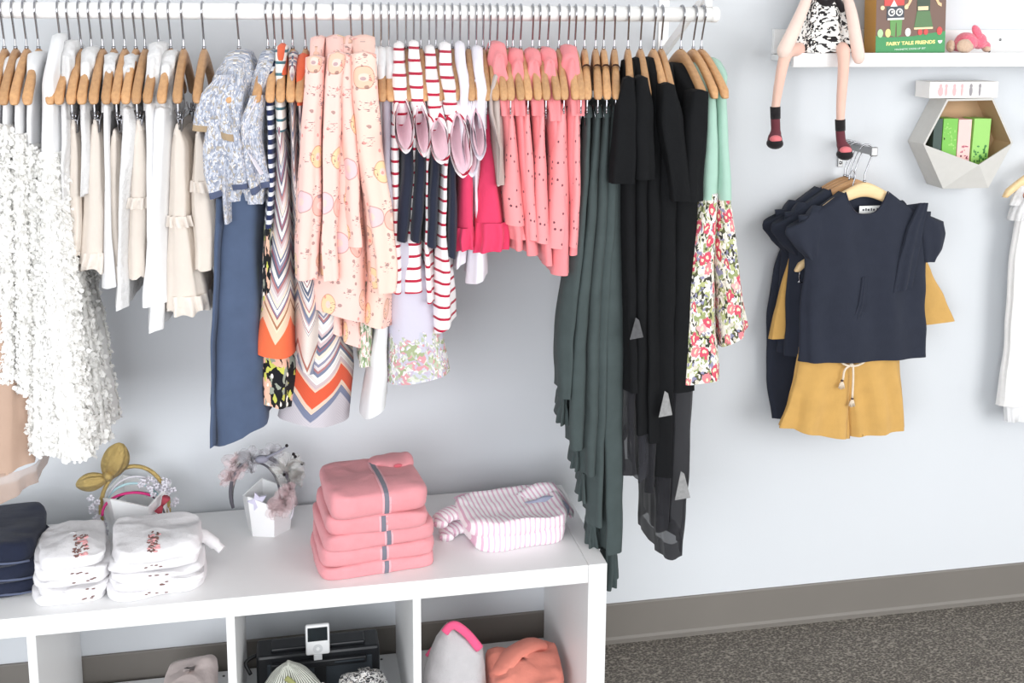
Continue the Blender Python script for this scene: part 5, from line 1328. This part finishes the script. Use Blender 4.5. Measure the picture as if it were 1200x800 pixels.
# ------------------------------------------------------------------ white faceted pots of hair bands
M_POT = plain('white_ceramic', (240, 241, 242), .35, 0, .01)
def pot(u, vb, rim_v, r0, r1, rot, label, n=6):
    base = on_top(u, vb); base.y += r0*.9
    h = at(u, rim_v, y=base.y - r1*.9).z - ZT
    o = empty('faceted_pot', (base.x, base.y, ZT), rot); tag(o, label, 'pot')
    bm = bmesh.new()
    rows_ = [(r0*.0, 0), (r0, 0), (r1, h)]; R_o = []
    def ring(r, z, dip): return [bm.verts.new((r*math.sin(2*math.pi*q/n), -r*math.cos(2*math.pi*q/n), z - (dip if q % 2 == 0 else 0))) for q in range(n)]
    a_ = ring(r0, 0, 0); b_ = ring(r1, h, h*.22); c_ = ring(r1*.93, h, h*.22); d_ = ring(r0*.9, .006, 0)
    for P_, Q_ in ((a_, b_), (b_, c_), (c_, d_)):
        for q in range(n): bm.faces.new((P_[q], P_[(q+1) % n], Q_[(q+1) % n], Q_[q]))
    bm.faces.new(a_[::-1]); bm.faces.new(d_)
    link('pot_body', bm, M_POT, o, smooth=False); return o, h
pA, hA = pot(157, 633, 584, .055, .074, R(28), 'white faceted pot holding the gold bow hair band, behind the white shirts')
pB, hB = pot(315, 629, 583, .046, .056, R(14), 'white faceted pot of tulle hair bands, left of the coral jackets')
def arc(uc, vc, ru, rv, y, a0, a1, n=26, dy=0.0):
    return [at(uc + ru*math.cos(R(lerp(a0, a1, i/n))), vc - rv*math.sin(R(lerp(a0, a1, i/n))), y=y + dy*(i/n-.5)) for i in range(n+1)]
def band(label, pts, rad, m, group, flat=1.0, n=8):
    o0 = pts[0].copy(); t = empty('hair_band', o0); tag(t, label, 'hair band', group)
    bm = bmesh.new(); tube(bm, [p-o0 for p in pts], rad, n, flat=flat); link('band', bm, m, t); return t, o0
M_GOLD = cloth('gold_lame', (196, 170, 108), rough=.3, bump=1.0, wr=45); M_GOLD.node_tree.nodes['Principled BSDF'].inputs['Metallic'].default_value = .75
M_MGB = plain('magenta_band', (206, 40, 120), .45); M_AQUA = plain('aqua_band', (186, 222, 228), .5); M_SILV = plain('silver_blossom', (214, 212, 220), .4); M_DKBAND = plain('dark_grey_band', (86, 84, 92), .4)
M_RBOW = plain('red_bow', (178, 74, 88), .6)
yA = pA.location.y
GH = 'hair bands in the left pot'
t, o0 = band('gold hair band with big leaf-shaped bow in the left pot', arc(158, 596, 40, 50, yA-.01, 200, -18, dy=.02), .0045, M_GOLD, GH)
def leaf(bm, c, tip, w, dep, o0):
    c = Vector(c)-o0; tip = Vector(tip)-o0; ax = tip-c; L = ax.length; ax.normalize(); sd = Vector((0, 1, 0)).cross(ax).normalized(); n = 14; K = 24; rings = []
    for i in range(n+1):
        t_ = i/n; ww = w*math.sin(math.pi*min(.985, t_**1.1*.93+.05))**.62
        ring = []
        for k_ in range(K):
            an = 2*math.pi*k_/K; pl_ = 1 + .26*math.cos(7*an)
            ring.append(bm.verts.new(c + ax*L*t_ + sd*ww*math.cos(an)*pl_ + Vector((0, 1, 0))*dep*math.sin(an)*pl_*math.sin(math.pi*min(1, t_*.94+.04))))
        rings.append(ring)
    for a_, b_ in zip(rings, rings[1:]):
        for k_ in range(K): bm.faces.new((a_[k_], a_[(k_+1) % K], b_[(k_+1) % K], b_[k_]))
    bm.faces.new(rings[0][::-1]); bm.faces.new(rings[-1])
yG = yA-.02
for tip_, w_ in (((142, 519), .0235), ((89, 569), .0165)):
    bm = bmesh.new(); leaf(bm, at(126, 560, y=yG), at(*tip_, y=yG), w_, .012, o0); link('bow_loop', bm, M_GOLD, t)
bm = bmesh.new(); ball(bm, at(127, 558, y=yG-.006)-o0, (.009, .01, .011)); link('bow_knot', bm, M_GOLD, t)
band('magenta hair band in the left pot', arc(158, 602, 38, 25, yA-.03, 185, 55, dy=.03), .0028, M_MGB, GH)
band('pale aqua hair band in the left pot', arc(157, 602, 36, 36, yA+.012, 170, 25), .0026, M_AQUA, GH)
t, o0 = band('hair band with silver blossoms in the left pot', arc(160, 604, 38, 46, yA+.004, 175, -5, dy=-.02), .002, M_SILV, GH)
def petal_cluster(pts_px, y, o0, seed, s=.006, k_=4):
    bm = bmesh.new(); rnd = random.Random(seed)
    for (u, v) in pts_px:
        for _ in range(k_):
            c = at(u+rnd.uniform(-6, 6), v+rnd.uniform(-6, 6), y=y+rnd.uniform(-.012, .012))-o0
            for q in range(5):
                an = q*1.2566+rnd.random(); d = Vector((math.cos(an), rnd.uniform(-.5, .3), math.sin(an)))
                ball(bm, c + d*s*.7, (s*.55, s*.2, s*.5), rot=Vector((1, 0, 0)).rotation_difference(d), seg=8, rings=5)
    return bm
link('blossom_cluster', petal_cluster([(168, 563), (180, 566), (190, 572), (198, 578), (202, 586), (192, 566), (178, 574), (196, 570)], yA-.012, o0, 3), M_SILV, t)
link('blossom_cluster', petal_cluster([(110, 588), (112, 600), (116, 612), (120, 620)], yA-.03, o0, 4), M_SILV, t)
t, o0 = band('hair band with small red bow in the left pot', arc(160, 610, 34, 34, yA-.014, 150, 5), .002, M_DKBAND, GH)
bm = bmesh.new()
for s_ in (-1, 1): tube(bm, [at(190, 592, y=yA-.045)-o0, at(190+s_*5, 592-s_*9, y=yA-.05)-o0], [.003, .009], 8)
link('bow', bm, M_RBOW, t)
# right pot
yB = pB.location.y
M_TUL = sheer('blush_tulle', (250, 222, 224), .16); M_TULG = sheer('grey_tulle', (206, 204, 210), .2); M_TULC = sheer('cream_dotted_tulle', (242, 240, 234), .16); M_LILAC = cloth('lilac_felt', (208, 206, 226))
GH2 = 'hair bands in the right pot'
def puff(cpx, rpx, y, m, parent, o0, seed, name='tulle_puff'):
    c = at(*cpx, y=y)-o0; s = rpx/590; bm = bmesh.new(); rnd = random.Random(seed)
    for q in range(9):
        an = q*.7+rnd.random(); ax = Vector((math.cos(an), rnd.uniform(-.6, .6), math.sin(an))).normalized(); sd = ax.cross(Vector((rnd.uniform(-1, 1), 1, rnd.uniform(-1, 1)))).normalized()
        prev = None
        for i in range(9):
            t_ = i/8; w = s*.55*math.sin(math.pi*t_*.8+.25)
            p = c + ax*s*t_*1.1 + sd.cross(ax)*s*.25*math.sin(t_*4+q)
            r_ = [bm.verts.new(p + sd*w*lerp(-1, 1, j/6) + ax.cross(sd)*s*.13*math.sin(j*2.3+q+t_*3)) for j in range(7)]
            if prev:
                for j in range(6): bm.faces.new((prev[j], prev[j+1], r_[j+1], r_[j]))
            prev = r_
    o = link(name, bm, m, parent); so = o.modifiers.new('cloth', 'SOLIDIFY'); so.thickness = .0004
    return o
t, o0 = band('grey hair band with grey ears bow in the right pot', arc(305, 577, 35, 42, yB-.008, 205, -25), .0036, M_DKBAND, GH2)
puff((293, 538), 15, yB-.012, M_TULG, t, o0, 5, 'grey_bow'); puff((318, 533), 14, yB-.006, M_TULG, t, o0, 6, 'grey_bow')
bm = bmesh.new(); ball(bm, at(307, 538, y=yB-.014)-o0, (.014, .008, .008)); tube(bm, [at(312, 536, y=yB-.016)-o0, at(325, 530, y=yB-.016)-o0, at(337, 522, y=yB-.012)-o0], [.003, .002, .0015], 8); link('bow_knot', bm, plain('slate_ribbon', (140, 140, 154), .6), t)
t, o0 = band('slim hair band with blush tulle puff in the right pot', arc(300, 582, 28, 40, yB+.012, 190, -5), .0025, M_DKBAND, GH2)
puff((275, 545), 17, yB-.004, M_TUL, t, o0, 7); puff((267, 560), 11, yB-.008, M_TUL, t, o0, 8); puff((286, 538), 12, yB, M_TULC, t, o0, 18)
t, o0 = band('hair band with cream dotted tulle bow in the right pot', arc(308, 580, 36, 46, yB+.004, 178, -10), .0022, M_STEEL, GH2)
puff((337, 548), 20, yB-.002, M_TULC, t, o0, 9); puff((346, 560), 12, yB, M_TULC, t, o0, 19)
bm = bmesh.new(); [ball(bm, at(u, v, y=yB-.012)-o0, .0035) for (u, v) in ((336, 522), (344, 532), (346, 535), (354, 543), (333, 556), (341, 578))]; link('tulle_dot', bm, M_BLK, t)
t, o0 = band('hair band with pale pink tulle puff low on the right of the pot', arc(318, 594, 26, 28, yB-.02, 60, -30), .002, M_SILV, GH2)
puff((332, 588), 17, yB-.05, M_TUL, t, o0, 10); puff((322, 596), 12, yB-.055, M_TUL, t, o0, 11); puff((338, 574), 10, yB-.04, M_TUL, t, o0, 20)
t, o0 = band('hair band with lilac felt star in the right pot', arc(303, 592, 16, 44, yB-.024, 110, 100), .0014, M_SILV, GH2)
bm = bmesh.new(); c = at(302, 587, y=yB-.04)
pts_ = []
for q in range(10):
    an = R(90+36*q+14); rr = .021 if q % 2 == 0 else .010; pts_.append((c.x-o0.x + rr*math.cos(an), c.z-o0.z + rr*math.sin(an)))
poly(bm, pts_, c.y-o0.y-.003, c.y-o0.y+.003); link('felt_star', bm, M_LILAC, t, smooth=False)

# ------------------------------------------------------------------ inside the cubes
ZB = .0385
# black speaker dock with white music player
M_BPL = plain('black_plastic', (30, 32, 36), .35, 0, .1); M_BGR = plain('speaker_cloth', (66, 72, 78), .8, 0, .15, 400); M_DEV = plain('white_device', (236, 237, 238), .3); M_SCR = plain('dark_screen', (34, 40, 44), .15); M_GRY = plain('device_grey', (206, 208, 210), .4)
YDk = -.2
pl0 = at(306, 790, y=YDk); pr0 = at(445, 757, y=YDk); dx_ = at(374, 735, y=YDk)
dk = empty('speaker_dock', (dx_.x, YDk, ZB)); tag(dk, 'black portable speaker dock inside the middle cube', 'speaker dock')
xl_, xr_ = at(300, 770, y=YDk).x-dx_.x, at(445, 770, y=YDk).x-dx_.x; zt__ = at(374, 763, y=YDk).z-ZB
boxo('dock_body', (xl_, xr_, 0, .07, 0.0, zt__), M_BPL, dk, .006)
bm = bmesh.new(); 
for (a_, b_) in ((xl_+.022, -.012), (.012, xr_-.016)): box(bm, a_, b_, -.003, .002, .012, zt__-.018, .002)
link('speaker_grille', bm, M_BGR, dk, smooth=False)
zt2 = at(374, 756, y=YDk+.03).z-ZB
bm = bmesh.new(); box(bm, xl_+.03, xr_-.03, .012, .05, zt__-.001, zt__+.008, .003); box(bm, xl_+.03, xr_-.028, -.012, .002, zt__-.030, zt__-.014, .003); link('control_strip', bm, M_BPL, dk, smooth=False)
bm = bmesh.new(); box(bm, .03, xr_-.034, -.0135, -.0118, zt__-.022, zt__-.019, 0); link('strip_highlight', bm, M_BGR, dk, smooth=False)
bm = bmesh.new(); tube(bm, smooth_pts([(xl_+.012, .03, zt__*.9), (xl_-.004, .025, zt__*.92), (xl_-.022, .015, zt__*.86), (xl_-.012, .005, zt__*.7)], 5), .004, 8); link('power_cord', bm, M_BPL, dk)
# music player
d0 = at(358.5, 769, y=YDk-.02); d1 = at(386, 731, y=YDk-.02)
mp_ = empty('music_player', ((d0.x+d1.x)/2, YDk-.02, d0.z)); tag(mp_, 'white portable music player with dark screen standing in the speaker dock', 'music player'); mp_.rotation_euler = (0, 0, 0)
w = (d1.x-d0.x)/2; h = d1.z-d0.z
bm = bmesh.new(); box(bm, -w, w, 0, .011, 0, h, .004); link('player_body', bm, M_DEV, mp_)
bm = bmesh.new(); box(bm, -w*.83, w*.83, -.0008, .002, h*.47, h*.93, .0012); link('screen', bm, M_SCR, mp_, smooth=False)
bm = bmesh.new(); disc(bm, 0, h*.22, h*.15, h*.15, -.0007, .002, 0, 28); wl = link('click_wheel', bm, M_GRY, mp_, smooth=False)
bm = bmesh.new(); disc(bm, 0, h*.22, h*.055, h*.055, -.0012, .002, 0, 20); link('centre_button', bm, M_DEV, wl, smooth=False)
bm = bmesh.new(); box(bm, -w*.35, w*.35, .001, .01, -.012, .0005, .001); link('dock_connector', bm, M_GRY, dk, smooth=False).location = (mp_.location.x-dx_.x, mp_.location.y-YDk, mp_.location.z-ZB)

# folded clothes in the cubes
C_PAT1 = stripes_mat('grey_line_print', (90, 92, 84), (206, 208, 198), .008, .35, 'u', .012); C_OLV = cloth('olive_trim', (146, 148, 96)); C_PAT2 = floral_mat('black_white_lace_print', [(50, 50, 54), (224, 222, 220), (90, 90, 94), (236, 234, 232)], 170)
p = at(338, 800, y=-.34)
r = empty('folded_print_top', (p.x, -.31, ZB)); tag(r, 'grey line-print folded top with olive edge in front of the speaker dock', 'top')
zt = at(338, 779, y=-.31).z-ZB
pr_ = []
for (v, xl, xr, ay) in ((778, 331, 345, .010), (784, 323, 355, .022), (793, 315, 366, .034), (806, 308, 378, .042)):
    p0, p1 = at(xl, v, y=-.31), at(xr, v, y=-.31); pr_.append(((p0.z+p1.z)/2-ZB, (p0.x+p1.x)/2-p.x, 0, (p1.x-p0.x)/2, ay))
pr_.append((0, pr_[-1][1], 0, pr_[-1][3]*1.15, .05))
shell('top_body', pr_, C_PAT1, r, N=48, seed=91, back=1, p=2.4, rip=(.003, 6), fold=(.003, 2))
bm = bmesh.new(); tube(bm, smooth_pts([(-.005, -.034, zt*.97), (.01, -.04, zt*.9), (.03, -.05, zt*.74), (.05, -.05, zt*.6)], 5), .006, 8, flat=.5); link('olive_edge', bm, C_OLV, r)
bm = bmesh.new(); tube(bm, smooth_pts([(.052, -.03, zt*.55), (.058, -.04, zt*.75), (.068, -.04, zt*.88)], 5), [.012]*5+[.008]*5+[.002], 8, flat=.5); link('collar_tip', bm, C_EMB, r)
p = at(420, 800, y=-.33); r = empty('folded_lace_top', (p.x+.01, -.31, ZB)); tag(r, 'black and white lace-print folded top right of the line-print top', 'top')
slab('top_body', C_PAT2, r, .05, .045, at(418, 795, y=-.31).z-ZB, 2, seed=92, nz=.008)
p = at(225, 790, y=-.2); r = empty('folded_blush_top', (p.x, -.2, ZB)); tag(r, 'pale blush crumpled folded top in the cube left of the speaker', 'top')
slab('top_body', cloth('blush_knit', (228, 212, 208), bump=.8), r, .055, .07, at(222, 788, y=-.2).z-ZB, 1, seed=93, nz=.01)
bm = bmesh.new(); ball(bm, (.0, -.0, .018), (.045, .05, .018)); fuse(link('sleeve_fold', bm, MATS['blush_knit'], r), .005, 3)
# grey knit bonnet with pink edge
C_KN = cloth('grey_marl_knit', (192, 190, 192), var=.08, weave=500, bump=.6); C_PKE = cloth('hot_pink_edge', (238, 96, 140)); C_COR = cloth('coral_knit', (244, 150, 132), var=.05, bump=.7)
Yk = -.27
a = at(533, 800, y=Yk)
r = empty('knit_bag', (a.x, Yk, ZB)); tag(r, 'grey marl folded knit pullover with hot pink edge in the right cube', 'pullover')
ka = lambda u, v, y: at(u, v, y=y) - Vector((a.x, Yk, ZB))
rk = []
for (v, xl, xr, ay) in ((735, 519, 532, .014), (747, 511, 550, .028), (762, 505, 566, .038), (785, 499, 568, .046), (806, 497, 569, .05)):
    p0, p1 = ka(xl, v, Yk), ka(xr, v, Yk); rk.append(((p0.z+p1.z)/2, (p0.x+p1.x)/2, 0, (p1.x-p0.x)/2, ay))
rk.append((0.0, rk[-1][1], 0, rk[-1][3]*1.02, .052))
shell('knit_body', rk, C_KN, r, N=48, seed=95, back=1, p=2.6, rip=(.003, 5), fold=(.003, 2))
bm = bmesh.new(); tube(bm, smooth_pts([ka(521, 741, Yk-.022), ka(527, 734, Yk-.02), ka(535, 733, Yk-.02), ka(548, 743, Yk-.022), ka(562, 760, Yk-.028)], 6), .0095, 10, flat=.7); link('pink_edge', bm, C_PKE, r)
bm = bmesh.new(); tube(bm, [ka(500, 768, Yk+.02), ka(506, 760, Yk+.02), ka(512, 758, Yk+.02)], .004, 8); link('strap_end', bm, C_PKE, r)
Yc = -.26
b = at(612, 800, y=Yc); r = empty('folded_coral_knit', (b.x+.002, Yc, ZB)); tag(r, 'coral orange folded knit in the right cube beside the grey pullover', 'pullover')
hc_ = at(612, 768, y=Yc).z-ZB; hw_ = (at(656, 800, y=Yc).x-at(570, 800, y=Yc).x)/2
slab('knit_body', C_COR, r, hw_, .085, hc_*.86, 2, seed=97, nz=.012, p=3.6, dome=.12)
bm = bmesh.new(); tube(bm, smooth_pts([(-hw_*.75, -.02, hc_*.66), (-hw_*.3, .02, hc_*.86), (hw_*.3, .05, hc_*.9), (hw_*.6, .06, hc_*.8)], 6), [.008]+[.017]*17+[.008], 14, flat=2.0); link('sleeve_fold', bm, C_COR, r)

# ------------------------------------------------------------------ light: tall shop windows to the right of and behind the camera
w = bpy.data.worlds.new('daylight'); SC.world = w; w.use_nodes = True
bg = w.node_tree.nodes['Background']; bg.inputs[0].default_value = (.93, .96, 1, 1); bg.inputs[1].default_value = 1.25
def area(name, loc, target, sx, sy, power, col=(1, 1, 1)):
    l = bpy.data.lights.new(name, 'AREA'); l.shape = 'RECTANGLE'; l.size = sx; l.size_y = sy; l.energy = power; l.color = col
    o = bpy.data.objects.new(name, l); COL.objects.link(o); o.location = loc
    o.rotation_euler = (Vector(target)-Vector(loc)).to_track_quat('-Z', 'Y').to_euler(); return o
area('window_daylight', (2.3, -3.6, 1.6), (.1, 0, .8), 2.2, 2.2, 58, (1, .99, .97))
area('window_daylight', (-1.7, -3.4, 1.1), (-.5, 0, .6), 2.2, 1.8, 55, (.95, .97, 1))
SC.view_settings.view_transform = 'Standard'; SC.view_settings.look = 'None'; SC.view_settings.gamma = 1; SC.view_settings.use_curve_mapping = False
SC.view_settings.exposure = 0.3
